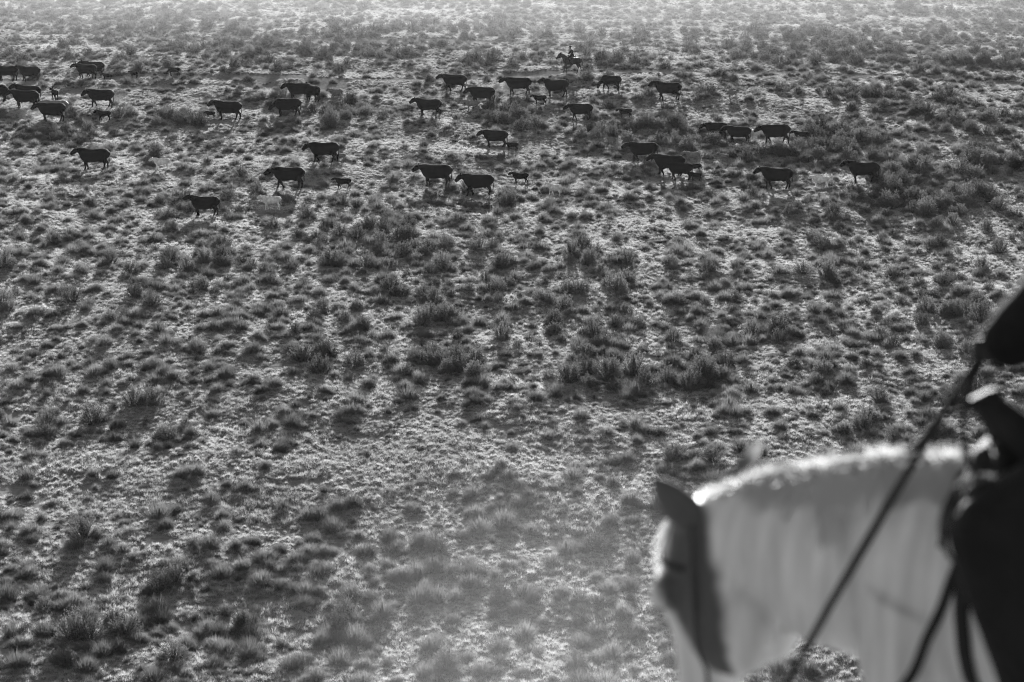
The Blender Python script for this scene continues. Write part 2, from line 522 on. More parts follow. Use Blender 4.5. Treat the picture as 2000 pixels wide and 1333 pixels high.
# ------------------------------------------------------------------ the herd: where each animal stands in the photograph
# x centre, y of the feet, length in px, kind, coat, neck pose, yaw away from square-on, label
HERD = [
 (8, 160, 50, 'cow', 'black', 'level', 0, 'black cow cut by the left edge, walking ahead of another on the far trail'),
 (53, 160, 48, 'cow', 'black', 'level', 0, 'black cow close behind the one cut off on the far left trail'),
 (164, 156, 50, 'cow', 'black', 'level', 12, 'black cow with a second cow half hidden behind it, far left'),
 (178, 151, 48, 'cow', 'black', 'level', 0, 'black cow mostly hidden behind another, only its rump showing, far left'),
 (207, 158, 22, 'calf', 'black', 'low', 10, 'black calf just behind the overlapping pair of cows, far left'),
 (260, 154, 20, 'calf', 'dark', 'level', 25, 'dark calf between two other calves in the far left row'),
 (337, 150, 25, 'calf', 'dark', 'graze', 0, 'dark calf with head down, last of the far left row'),
 (50, 203, 58, 'cow', 'black', 'level', 5, 'black cow behind the left edge group, its back above the others'),
 (-16, 201, 58, 'cow', 'black', 'level', 0, 'black cow at the left edge with only its rump in view'),
 (44, 214, 64, 'cow', 'black', 'level', 0, 'black cow in the middle of the left edge group'),
 (95, 239, 66, 'cow', 'black', 'low', -4, 'black cow in front of the left edge group, nearest of them'),
 (104, 231, 56, 'cow', 'grey', 'low', 0, 'pale backed cow hidden behind the nearest cow of the left group'),
 (106, 197, 24, 'calf', 'black', 'level', 60, 'black calf facing the lens between bushes behind the left group'),
 (191, 211, 61, 'cow', 'black', 'low', 0, 'black cow above a calf, right of the left edge group'),
 (200, 238, 32, 'calf', 'black', 'level', 0, 'black calf below the lone cow right of the left group'),
 (409, 233, 24, 'calf', 'black', 'low', 20, 'black calf walking just ahead of a black cow with a long shadow'),
 (439, 236, 62, 'cow', 'black', 'level', 0, 'black cow behind a small calf, casting a long shadow'),
 (177, 334, 76, 'cow', 'black', 'level', -3, 'large black cow walking ahead of a white calf at left'),
 (312, 334, 38, 'calf', 'white', 'level', 0, 'white calf following the large black cow at left'),
 (394, 424, 66, 'cow', 'black', 'up', -8, 'black cow nearest the camera with head raised'),
 (526, 412, 44, 'calf', 'white', 'level', -5, 'white calf following the nearest black cow'),
 (556, 370, 73, 'cow', 'black', 'low', 0, 'black cow in mid stride with lowered head, above the nearest white calf'),
 (667, 371, 35, 'calf', 'black', 'level', 0, 'black calf seen above brush right of the striding cow'),
 (626, 319, 68, 'cow', 'black', 'low', 4, 'rim lit black cow with lowered head and a grey calf at its tail'),
 (662, 317, 24, 'calf', 'grey', 'level', 0, 'grey calf close behind the rim lit cow'),
 (579, 198, 58, 'cow', 'black', 'low', 6, 'dark cow in front of another turned away, in brush'),
 (606, 199, 44, 'cow', 'black', 'level', 50, 'dark cow turned away, overlapped by the cow before it'),
 (555, 230, 66, 'cow', 'black', 'graze2', -5, 'black cow with lowered head wading through brush below the overlapping pair'),
 (653, 194, 30, 'calf', 'grey', 'level', 0, 'pale calf with only its back showing above brush'),
 (882, 180, 54, 'cow', 'dark', 'level', 0, 'hazy dark cow first of the far row, half in brush'),
 (920, 182, 24, 'calf', 'grey', 'level', 0, 'grey calf behind the first cow of the far row'),
 (935, 206, 62, 'cow', 'dark', 'low', 16, 'hazy dark cow climbing behind a big bush'),
 (1006, 187, 61, 'cow', 'dark', 'low', 0, 'hazy dark cow with lowered head in raised dust, middle of the far row'),
 (1080, 191, 57, 'cow', 'dark', 'up', -10, 'hazy dark cow with raised head and ears out, below the distant rider'),
 (1116, 183, 22, 'calf', 'grey', 'level', 10, 'pale calf at the rump of the cow with raised head'),
 (1115, 165, 18, 'calf', 'grey', 'level', 0, 'small grey calf just under the distant horse'),
 (1051, 206, 30, 'calf', 'dark', 'level', 0, 'dark calf below the middle of the far row'),
 (1188, 178, 44, 'cow', 'dark', 'graze', 30, 'hazy cow grazing head down, right of the distant rider'),
 (831, 229, 57, 'cow', 'dark', 'level', 0, 'dark cow standing alone on open ground left of the big bush'),
 (919, 218, 33, 'calf', 'grey', 'level', 0, 'pale calf almost hidden behind brush below the climbing cow'),
 (1128, 236, 55, 'cow', 'dark', 'low', 12, 'dark cow in brush below the far row, alone'),
 (1218, 232, 30, 'calf', 'dark', 'low', 0, 'dark calf alone in brush right of the lone cow'),
 (961, 289, 58, 'cow', 'dark', 'low', 8, 'dark cow with rim lit back and a calf under its tail, mid field'),
 (997, 296, 27, 'calf', 'dark', 'low', 0, 'grey brown calf following the rim lit cow, mid field'),
 (844, 366, 76, 'cow', 'dark', 'low', 0, 'dark cow with pale face in long stride, centre'),
 (926, 384, 71, 'cow', 'black', 'low', -4, 'black cow following the pale faced cow, centre'),
 (1012, 362, 37, 'calf', 'black', 'level', 0, 'black calf behind the centre pair of cows'),
 (1080, 384, 35, 'calf', 'white', 'level', 35, 'white calf turned away, last behind the centre pair'),
 (1298, 197, 60, 'cow', 'dark', 'level', 4, 'hazy dark cow at the right end of the far row, in brush'),
 (1427, 192, 22, 'calf', 'grey', 'level', 0, 'grey calf almost hidden in brush far right'),
 (1393, 272, 54, 'cow', 'black', 'low', 8, 'dark cow first of three walking in line through brush at right'),
 (1436, 281, 56, 'cow', 'black', 'low', 10, 'dark cow second of three in line through brush at right'),
 (1469, 278, 26, 'calf', 'white', 'level', 75, 'pale calf seen end on between two cows in the brush line'),
 (1507, 283, 67, 'cow', 'black', 'low', 0, 'dark cow third of three in line through brush at right'),
 (1561, 279, 34, 'calf', 'dark', 'level', 0, 'dark calf low in brush behind the line of three cows'),
 (1249, 318, 65, 'cow', 'black', 'low', 0, 'dark cow walking ahead of the tight right hand bunch'),
 (1299, 345, 70, 'cow', 'black', 'level', 2, 'black cow at the back of the tight right hand bunch'),
 (1322, 353, 54, 'cow', 'black', 'low', 14, 'black cow at the front of the tight right hand bunch'),
 (1352, 340, 32, 'calf', 'black', 'level', 0, 'black calf showing behind the front cow of the tight bunch'),
 (1356, 355, 28, 'calf', 'black', 'level', 10, 'black calf at the rump of the front cow of the tight bunch'),
 (1349, 319, 34, 'calf', 'grey', 'level', 0, 'grey calf above and behind the tight bunch'),
 (1411, 317, 20, 'calf', 'grey', 'level', 30, 'small grey calf alone right of the tight bunch'),
 (1509, 371, 71, 'cow', 'black', 'level', 3, 'black cow with head out, ahead of a pale calf at right'),
 (1598, 369, 37, 'calf', 'white', 'level', 0, 'pale calf between two black cows at right'),
 (1678, 359, 70, 'cow', 'black', 'level', 3, 'rightmost black cow, striding out of thick brush'),
]
HPOS = np.array([list(unproject(h[0], h[1])) for h in HERD])

# ------------------------------------------------------------------ plants: where they grow
# brush stands read off the photograph: centre, spread, how many, size
STANDS = [
 (700, 445, 110, 16, 12, 1.5), (780, 440, 45, 18, 6, 1.5), (850, 470, 45, 16, 6, 1.3), (380, 505, 60, 14, 9, 1.4), (930, 475, 30, 14, 3, 1.2),
 (650, 700, 70, 14, 7, 1.4), (880, 685, 60, 22, 8, 1.6), (1190, 720, 80, 26, 10, 1.7), (1310, 728, 70, 20, 9, 1.6), (1400, 690, 70, 20, 6, 1.3),
 (1210, 640, 40, 18, 4, 1.3), (785, 705, 30, 14, 2, 1.4), (1340, 890, 60, 16, 6, 1.3), (1740, 540, 30, 14, 3, 1.5), (1880, 600, 40, 22, 5, 1.8),
 (1640, 700, 60, 20, 5, 1.2), (1700, 830, 60, 18, 5, 1.2), (760, 575, 26, 14, 2, 1.6), (130, 470, 40, 10, 5, 1.2), (290, 300, 20, 8, 2, 1.5),
 (600, 185, 90, 22, 26, 1.5), (690, 215, 60, 14, 14, 1.6), (640, 235, 30, 8, 5, 1.4), (480, 160, 50, 14, 10, 1.2), (945, 118, 18, 6, 3, 1.9),
 (980, 210, 50, 14, 10, 1.9), (1010, 232, 40, 12, 8, 1.6), (1170, 215, 30, 12, 6, 1.6), (1280, 250, 70, 22, 26, 1.7), (1340, 265, 60, 16, 18, 1.6),
 (1200, 250, 40, 14, 8, 1.5), (1160, 260, 30, 10, 5, 1.4), (1420, 300, 60, 10, 10, 1.5), (1560, 290, 90, 14, 22, 1.7), (1620, 260, 90, 30, 34, 1.6),
 (1700, 350, 60, 20, 16, 1.8), (1760, 380, 90, 24, 26, 1.8), (1800, 330, 90, 24, 26, 1.7), (1880, 380, 60, 20, 14, 1.8), (1930, 300, 60, 24, 16, 1.7),
 (1750, 180, 120, 24, 40, 1.7), (1900, 220, 80, 24, 26, 1.6), (1650, 90, 110, 18, 36, 2.0), (1850, 110, 110, 18, 32, 1.9), (1570, 110, 80, 10, 14, 1.8),
 (1480, 100, 60, 10, 8, 1.7), (1130, 170, 40, 8, 4, 1.5), (1210, 110, 60, 8, 8, 1.7), (1270, 130, 30, 6, 4, 1.8), (700, 95, 120, 10, 14, 1.8),
 (560, 85, 120, 14, 20, 2.0), (460, 50, 60, 12, 8, 1.8), (365, 45, 12, 5, 2, 1.9), (210, 80, 20, 5, 3, 1.9), (145, 85, 10, 4, 2, 2.0),
 (990, 65, 80, 8, 10, 1.9), (1200, 65, 90, 8, 10, 1.9), (1580, 60, 120, 10, 20, 2.0), (1770, 70, 150, 14, 30, 2.0), (1400, 22, 60, 5, 8, 2.0), (700, 50, 150, 14, 24, 1.9),
 (200, 165, 60, 8, 10, 1.4), (290, 220, 70, 14, 12, 1.6), (180, 245, 90, 12, 14, 1.3), (380, 240, 30, 10, 5, 1.6), (60, 260, 70, 10, 8, 1.2),
 (1490, 370, 30, 8, 4, 1.3), (1340, 365, 40, 6, 4, 1.2), (1390, 380, 30, 8, 4, 1.3), (1450, 380, 20, 8, 2, 1.3), (1540, 400, 70, 12, 8, 1.2),
 (150, 1290, 40, 12, 2, 1.2), (230, 1220, 30, 10, 2, 1.2), (360, 1270, 22, 12, 1, 1.4), (150, 1205, 20, 10, 1, 1.1), (310, 1130, 30, 16, 2, 1.2),
 (95, 850, 20, 10, 2, 1.2), (330, 850, 30, 14, 2, 1.1), (860, 1070, 10, 8, 1, 1.4), (1160, 1070, 20, 10, 1, 1.2), (1140, 1170, 30, 12, 2, 1.1),
 (1000, 1130, 60, 30, 3, 1.1), (700, 1180, 60, 40, 4, 1.1), (480, 1200, 40, 20, 2, 1.2),
]
sh = []
for cx, cy, rx, ry, n, sz in STANDS:
    for _ in range(max(1, round(n * 0.75))):
        a = random.random() * 6.2832; r = math.sqrt(random.random())
        p = unproject(cx + rx * 1.15 * r * math.cos(a), cy + ry * 0.9 + ry * r * math.sin(a) * 1.25)
        sh.append((p.x, p.y, min(sz, 1.65) * random.uniform(0.55, 1.0)))
xx, yy = field(0.17, 60, 345)
nz = vnoise(xx, yy, 9, 3) * 0.6 + vnoise(xx, yy, 31, 4) * 0.4
keep = nz > 0.45
for x, y, q in zip(xx[keep], yy[keep], rng.random(keep.sum())):
    sh.append((x, y, 0.5 + 0.95 * q ** 2.0))
sh = np.array(sh)
td = trail_dist(sh[:, 0], sh[:, 1])
dmin = np.min(np.hypot(sh[:, None, 0] - HPOS[None, :, 0], (sh[:, None, 1] - HPOS[None, :, 1])), 1)
# nothing tall right in front of an animal
dx = np.abs(sh[:, None, 0] - HPOS[None, :, 0]); dy = HPOS[None, :, 1] - sh[:, None, 1]
front = np.any((dx < 1.5) & (dy > 0) & (dy < 3.2), 1) & (rng.random(len(sh)) < 0.8)
sh = sh[(td > 1.6) & (dmin > 1.1) & ~front]

# grass tussocks
xx, yy = field(1.35, 60, 340)
nz = vnoise(xx, yy, 5, 8) * 0.5 + vnoise(xx, yy, 17, 9) * 0.5
keep = (rng.random(len(xx)) < np.clip((nz - 0.12) * 2.2, 0.12, 1)) & (trail_dist(xx, yy) > 1.1)
dxh = np.abs(xx[:, None] - HPOS[None, :, 0]); dyh = HPOS[None, :, 1] - yy[:, None]
keep &= ~np.any((dxh < 1.1) & (dyh > -0.5) & (dyh < 1.8), 1)
tx, ty = xx[keep], yy[keep]
tq = rng.random(len(tx)); ts = 0.42 + 1.05 * tq ** 2.6 + 0.25 * vnoise(tx, ty, 11, 21)
# turf
gxx, gyy = np.meshgrid(np.arange(-90, 90, 1.62), np.arange(52, 346, 1.62))
ux = (gxx + rng.uniform(-.75, .75, gxx.shape)).ravel(); uy = (gyy + rng.uniform(-.75, .75, gyy.shape)).ravel()
keep = (np.abs(ux) < 0.232 * uy + 6) & (trail_dist(ux, uy) > 1.6) & (rng.random(len(ux)) < np.clip(0.8 + 0.6 * vnoise(ux, uy, 7, 33), 0, 1))
keep &= np.min(np.hypot(ux[:, None] - HPOS[None, :, 0], uy[:, None] + 0.3 - HPOS[None, :, 1]), 1) > 0.85
ux, uy = ux[keep], uy[keep]
# the slope below the camera
n = 1000
hx = rng.uniform(-26, 26, n); hy_ = rng.uniform(-12, 60, n)
ux = np.concatenate([ux, hx]); uy = np.concatenate([uy, hy_])
us = rng.uniform(0.8, 1.25, len(ux))
upts = np.stack([ux, uy, gz(ux, uy)], 1)
scatter('turf_grass', 'pale low hummocky turf covering the open ground', upts, rng.uniform(0, 6.28, len(ux)),
        np.stack([us, us, us * rng.uniform(0.8, 1.3, len(ux))], 1), rng.integers(0, len(TURF), len(ux)), TURF)
n = 500
hx = rng.uniform(-24, 24, n); hy_ = rng.uniform(9, 60, n)
hs = rng.uniform(0.5, 0.9, n)
low = to_px(np.stack([hx, hy_, gz(hx, hy_) + 0.75 * hs], 1))[:, 1] > 1400       # only those well below the line of sight
hx, hy_, hs = hx[low], hy_[low], hs[low]


def plant_set(pts, scl, meshes, name, lab, cat, grp, stuff_name, stuff_lab):
    """the 300 that show largest as plants of their own, the rest as one mass"""
    P = np.stack([pts[:, 0], pts[:, 1], gz(pts[:, 0], pts[:, 1])], 1)
    q = to_px(P)
    inside = (q[:, 0] > 10) & (q[:, 0] < 1990) & (q[:, 1] > 12) & (q[:, 1] < 1325) & (P[:, 1] > 60)
    inside &= ~((q[:, 0] > 1265) & (q[:, 1] > 960)) & ~((q[:, 0] > 1860) & (q[:, 1] > 880))
    size = np.where(inside, scl / np.hypot(P[:, 1], CAM_H), 0)
    order = np.argsort(-size)
    big = order[:300]; rest = order[300:]
    colw = ['at the left edge', 'far left', 'left', 'left of centre', 'in the centre', 'right of centre', 'right', 'far right', 'at the right edge']
    roww = ['along the top edge', 'near the top', 'among the far cattle', 'among the near cattle', 'just below the herd', 'above mid picture', 'at mid picture', 'below mid picture',
            'just above the horse level', 'level with the horse ears', 'level with the horse neck', 'near the bottom', 'along the bottom edge']
    buckets = {}
    for i in big:
        fx, fy = q[i, 0] / 2000.0, q[i, 1] / 1333.0
        d = np.hypot(P[big, 0] - P[i, 0], P[big, 1] - P[i, 1]); d[d == 0] = 99
        near_ = 'crowded' if d.min() < 1.1 * scl[i] + 0.25 else 'alone'
        sz_ = 'big' if size[i] > size[big[60]] else ('middling' if size[i] > size[big[180]] else 'small')
        key = f'{sz_} {lab}, {near_}, {colw[min(8, int(fx * 9))]}, {roww[min(12, int(fy * 13))]}'
        buckets.setdefault(key, []).append(i)
    for key, ids in buckets.items():
        ids = sorted(ids, key=lambda i: q[i, 0])
        names = {1: [''], 2: ['left one', 'right one'], 3: ['leftmost', 'middle one', 'rightmost']}.get(len(ids))
        if names is None:
            ordn = ['second', 'third', 'fourth', 'fifth', 'sixth', 'seventh', 'eighth', 'ninth', 'tenth', 'eleventh', 'twelfth', 'thirteenth', 'fourteenth']
            names = ['leftmost'] + [w_ + ' from left' for w_ in ordn[:len(ids) - 2]] + ['rightmost']
        for nm, i in zip(names, ids):
            o = link(name, meshes[int(rng.integers(0, len(meshes)))])
            o.location = P[i] - np.array([0, 0, 0.03])
            o.rotation_euler = (0, 0, rng.uniform(0, 6.28))
            k = scl[i]; o.scale = (k * rng.uniform(0.9, 1.15), k * rng.uniform(0.9, 1.15), k * rng.uniform(0.85, 1.1))
            tag(o, key + (', ' + nm if nm else ''), cat, grp)
    k = scl[rest]
    scatter(stuff_name, stuff_lab, P[rest] - np.array([0, 0, 0.03]), rng.uniform(0, 6.28, len(rest)),
            np.stack([k, k, k * rng.uniform(0.8, 1.1, len(rest))], 1), rng.integers(0, len(meshes), len(rest)), meshes, tilt=False)


plant_set(np.stack([np.concatenate([tx, hx]), np.concatenate([ty, hy_])], 1), np.concatenate([ts, hs]), TUSS, 'grass_tussock',
          'grass tussock', 'grass tussock', 'larger bunchgrass tussocks on the near flat',
          'bunchgrass', 'smaller and farther bunchgrass tussocks dotted over the flat')
plant_set(sh[:, :2], sh[:, 2], SAGE, 'sagebrush_shrub',
          'sagebrush shrub', 'shrub', 'larger sagebrush shrubs on the flat',
          'sagebrush', 'smaller and farther sagebrush in dark drifts')

# ------------------------------------------------------------------ animals and people: tubes fused into one skin
PENDING = []


class Fig:
    """overlapping closed tubes that are fused into one continuous surface"""
    def __init__(s): s.v, s.f, s.v2, s.f2 = [], [], [], []

    def tube(s, pts, side=(0, 1, 0), n=12, late=False, power=1.0):
        """pts: (x, y, z, half width along side, half depth)"""
        V, Fc = (s.v2, s.f2) if late else (s.v, s.f)
        side0 = Vector(side).normalized(); P = [Vector(p[:3]) for p in pts]
        b = len(V); k = len(pts)
        for i, p in enumerate(pts):
            t = (P[min(i + 1, k - 1)] - P[max(i - 1, 0)])
            t = t.normalized() if t.length > 1e-6 else Vector((0, 0, 1))
            sd_ = side0 - t * side0.dot(t)
            if sd_.length < 0.15: sd_ = Vector((0.3, 0.2, 1)) - t * Vector((0.3, 0.2, 1)).dot(t)
            sd_.normalize(); u = t.cross(sd_)
            for j in range(n):
                a = 6.28318 * j / n; c, q = math.cos(a), math.sin(a)
                if power != 1.0:
                    c = math.copysign(abs(c) ** power, c); q = math.copysign(abs(q) ** power, q)
                V.append(P[i] + sd_ * (p[3] * c) + u * ((p[4] if len(p) > 4 else p[3]) * q))
        for i in range(k - 1):
            for j in range(n):
                m = (j + 1) % n
                Fc.append((b + i * n + j, b + i * n + m, b + (i + 1) * n + m, b + (i + 1) * n + j))
        V.append(P[0]); V.append(P[-1])
        for j in range(n):
            m = (j + 1) % n
            Fc.append((b + m, b + j, b + k * n)); Fc.append((b + (k - 1) * n + j, b + (k - 1) * n + m, b + k * n + 1))

    def ball(s, c, rx, ry, rz, late=False):
        c = Vector(c); st = [(-1, .02), (-.92, .39), (-.7, .71), (-.38, .92), (0, 1), (.38, .92), (.7, .71), (.92, .39), (1, .02)]
        s.tube([(c.x, c.y, c.z + rz * a, ry * r, rx * r) for a, r in st], (0, 1, 0), 14, late)

    def build(s, name, mats, parent=None, voxel=0.04, smooth=4, matrix=None):
        me = mesh_np(name, s.v, s.f, True)
        o = link(name, me, mats, parent)
        r = o.modifiers.new('fuse', 'REMESH'); r.mode = 'VOXEL'; r.voxel_size = voxel; r.use_smooth_shade = True
        if smooth:
            q = o.modifiers.new('soft', 'SMOOTH'); q.iterations = smooth; q.factor = 0.5
        PENDING.append((o, s.v2, s.f2))
        return o


def settle():
    """turn every fused figure into a plain mesh and add its thin pieces"""
    bpy.context.view_layer.update()
    dg = bpy.context.evaluated_depsgraph_get()
    out = [(o, bpy.data.meshes.new_from_object(o.evaluated_get(dg)), v2, f2) for o, v2, f2 in PENDING]
    for o, me, v2, f2 in out:
        mats = [m for m in o.data.materials]
        o.modifiers.clear()
        if v2:
            n0 = len(me.vertices); v = np.zeros(n0 * 3, np.float32); me.vertices.foreach_get('co', v)
            fs = [tuple(p.vertices) for p in me.polygons] + [tuple(i + n0 for i in q) for q in f2]
            vs_ = [tuple(x) for x in v.reshape(-1, 3)] + [tuple(x) for x in v2]
            me = mesh_np(o.name, vs_, fs, True)
        me.materials.clear()
        for m in mats: me.materials.append(m)
        o.data = me
        me.polygons.foreach_set('use_smooth', [True] * len(me.polygons))
    PENDING.clear()


def cattle(name, calf, coat, neck, rnd, parent=None):
    """cow or calf facing +X with its feet at z = 0, about 2.4 m from muzzle to tail"""
    g = Fig(); r = random.Random(rnd)
    slim = 0.88 if calf else 1.0; leg_up = 0.06 if calf else 0.0
    belly = r.uniform(0.97, 1.08); back = r.uniform(-0.02, 0.02)
    T = [(-.96, 1.20, .12, .10), (-.93, 1.17, .215, .19), (-.80, 1.095, .315, .28), (-.66, 1.045, .37, .31), (-.45, 1.00, .385, .31), (-.2, .955, .415 * belly, .34),
         (.1, .935, .435 * belly, .35), (.35, .94, .44, .33), (.52, .945, .455, .29), (.68, .93, .43, .24), (.80, .90, .34, .17), (.88, .86, .17, .09)]
    g.tube([(x, 0, z + leg_up + back * math.sin(x * 2), w_ * slim, h * slim) for x, z, h, w_ in T], power=0.85)
    # neck and head
    if neck == 'up': poll, hp = (1.08, 1.46), -24
    elif neck == 'level': poll, hp = (1.12, 1.36 + r.uniform(-.05, .06)), -32 + r.uniform(-8, 6)
    elif neck == 'low': poll, hp = (1.12, 1.25 + r.uniform(-.10, .06)), -38 + r.uniform(-8, 6)
    elif neck == 'graze2': poll, hp = (1.10, .95), -58
    else: poll, hp = (1.15, .62), -72
    pz = poll[1] + leg_up; px_ = poll[0]
    s = slim
    yb = r.uniform(-.05, .05)
    g.tube([(.42, 0, 1.08 + leg_up, .21 * s, .32 * s), (.70, 0, (1.08 + leg_up) * .62 + pz * .38, .17 * s, .29 * s),
            (.94, yb, (1.07 + leg_up) * .25 + pz * .75, .12 * s, .20 * s), (px_ - .02, yb * 2, pz - .03, .095 * s, .125 * s), (px_ + .06, yb * 2, pz - .02, .07, .09)], n=12)
    a = R(hp); hx_, hz_ = math.cos(a), math.sin(a); hl = 0.46 if calf else 0.50
    H = [(-.05, .09, .11), (0.02, .135, .16), (.14, .145, .175), (.27, .115, .15), (.36, .10, .125), (.44, .105, .12), (.49, .09, .10), (.51, .05, .05)]
    kx, kz = -hz_, hx_
    g.tube([(px_ + hx_ * t * hl / .5 + (-.02) * kx, yb * 2, pz + hz_ * t * hl / .5 - .02 * kz, w_ * (1.08 if calf else 1), d_ * (1.05 if calf else 1)) for t, w_, d_ in H], n=12)
    for sg in (-1, 1):
        e0 = Vector((px_ - .02 + kx * .05, yb * 2 + sg * .09, pz + kz * .06)); e1 = e0 + Vector((-.07, sg * .24, .07 - .05 * r.random()))
        m_ = e0.lerp(e1, .55)
        g.tube([(*e0, .03, .035), (*m_, .09, .035), (*e1, .012, .01)], (0, 0, 1), 8, late=True)
    # legs
    ph = r.uniform(0, 6.28); sw = r.uniform(0.13, 0.22)
    lz = 1.0
    for k, sg in enumerate((-1, 1)):
        q = math.sin(ph + k * math.pi) * sw; lift = max(0, math.cos(ph + k * math.pi)) * 0.06
        y = sg * .17 * slim
        zz = lambda v: v * (1 + leg_up * 1.0)
        g.tube([(.50, y, zz(.90), .11 * s, .17 * s), (.53, y, zz(.70), .085 * s, .12 * s), (.52 + q * .45 + .03, y, zz(.42) + lift * .6, .075, .085), (.50 + q * .8, y, zz(.22) + lift, .056, .06),
                (.49 + q, y, .10 + lift, .058, .062), (.53 + q, y, .035 + lift, .064, .072), (.54 + q, y, 0.0 + lift, .06, .07)], n=9)
        q = math.sin(ph + k * math.pi + 1.9) * sw; lift = max(0, math.cos(ph + k * math.pi + 1.9)) * 0.05
        g.tube([(-.62, y * .9, zz(1.0), .14 * s, .24 * s), (-.60, y * 1.05, zz(.76), .13 * s, .20 * s), (-.66 + q * .3, y * 1.05, zz(.60), .085 * s, .12 * s), (-.76 + q * .6, y, zz(.44) + lift * .5, .068, .088),
                (-.74 + q * .85, y, zz(.25) + lift, .056, .06), (-.71 + q, y, .10 + lift, .058, .062), (-.66 + q, y, .035 + lift, .064, .07), (-.65 + q, y, 0.0 + lift, .06, .07)], n=9)
    if not calf:
        g.ball((-.42, 0, .60), .15, .13, .11)
    tw = r.uniform(-.06, .06)
    zt = 1.27 * (1 if not calf else .95) + leg_up
    g.tube([(-.84, 0, zt - .02, .035, .035), (-.93, tw * .3, zt - .10, .028, .028), (-.96, tw, zt - .45, .02, .02), (-.96, tw * 1.5, zt - .66, .035, .035), (-.95, tw * 1.8, zt - .84, .012, .012)], n=7, late=True)
    return g.build(name, [coat], parent, 0.038, 3)


def hide_mat(name, v, rough=0.85, spec=0.04):
    return plain_mat(name, v, rough, spec, 0.3, 3.0, 0.25)


COATS = {'black': hide_mat('black_hide', 0.010), 'dark': hide_mat('dark_hide', 0.016), 'grey': hide_mat('grey_hide', 0.22, 0.7, 0.2), 'white': hide_mat('white_hide', 0.80, 0.8, 0.2)}


def place_herd():
    for i, (px, py, ln, kind, coat, neck, yaw, lab) in enumerate(HERD):
        p = Vector(HPOS[i])
        calf = kind == 'calf'
        o = cattle('beef_' + kind if not calf else 'calf', calf, COATS[coat], neck, 100 + i)
        want = ln / px_per_m(p) / (2.40 * abs(math.cos(R(yaw))) + 0.55 * abs(math.sin(R(yaw))))
        if neck in ('graze', 'graze2'): want *= 1.12
        want *= 1.05
        lim = (0.42, 0.68) if calf else (0.92, 1.12)
        k = min(max(want, lim[0]), lim[1])
        o.scale = (k, k, k)
        o.rotation_euler = (0, 0, math.pi - R(yaw))
        c = Vector((0.26 * k, 0, 0)); c.rotate(Euler((0, 0, math.pi - R(yaw))))
        o.location = (p.x - c.x, p.y - c.y, float(gz(p.x - c.x, p.y - c.y)) + (0.05 if calf else 0.03))
        tag(o, lab, 'calf' if calf else 'cow', 'cattle herd walking left across the flat')


for px, py, lab in ((990, 183, 'puff of dust at the lowered head of a far row cow'), (70, 232, 'puff of dust under the nearest cow of the left edge group'),
                    (228, 205, 'dust behind the lone cow right of the left group'), (580, 196, 'dust under the overlapping pair of cows in brush')):
    p = unproject(px, py)
    dust_cloud(lab, (p.x, p.y - 0.5, p.z + 0.5), (2.2, 2.4, 1.0), 0.045, 0.1, 1.5, 0.6)
place_herd()

# ------------------------------------------------------------------ horses and riders (built in a frame: +X forward, +Y left, withers above the origin)
def band(name, pts, half_w, thick, mat, parent, side=(0, 1, 0)):
    """flat strap along a path: half_w is its half width along side"""
    g = Fig(); g.tube([(*p, half_w, thick) for p in pts], side, 8)
    o = link(name, mesh_np(name, g.v, g.f, True), [mat], parent)
    return o


def frame_at(name, loc, yaw, label, cat, group=None):
    e = bpy.data.objects.new(name, None); COL.objects.link(e)
    e.location = loc; e.rotation_euler = (0, 0, yaw)
    tag(e, label, cat, group)
    return e


NECK_LOW = [(-.16, 1.20, .28, .21), (0.0, 1.185, .31, .195), (.15, 1.165, .315, .175), (.35, 1.13, .31, .15), (.47, 1.12, .275, .135), (.57, 1.13, .245, .122), (.72, 1.14, .18, .11), (.83, 1.14, .13, .09), (.89, 1.14, .07, .06)]
NECK_HIGH = [(-.16, 1.20, .28, .21), (.02, 1.27, .29, .18), (.20, 1.42, .25, .14), (.36, 1.56, .20, .11), (.50, 1.67, .155, .095), (.60, 1.73, .12, .085), (.65, 1.75, .06, .06)]


class Head:
    """head frame: t along the face from the poll, b towards the throat, y to the left"""
    def __init__(s, origin, pitch, yaw, k=1.0):
        s.k = k; s.fw = Vector((math.cos(R(yaw)), math.sin(R(yaw)), 0))
        cp, sp = math.cos(R(pitch)), math.sin(R(pitch)); cy, sy = math.cos(R(yaw)), math.sin(R(yaw))
        s.o = Vector(origin)
        s.h = Vector((cp * cy, cp * sy, sp)); s.l = Vector((-sy, cy, 0)); s.b = s.h.cross(s.l) * 1.0
        if s.b.dot(Vector((cy, sy, 0))) > 0: s.b = -s.b
    def p(s, t, b=0, l=0): return s.o + (s.h * t + s.b * b + s.l * l) * s.k


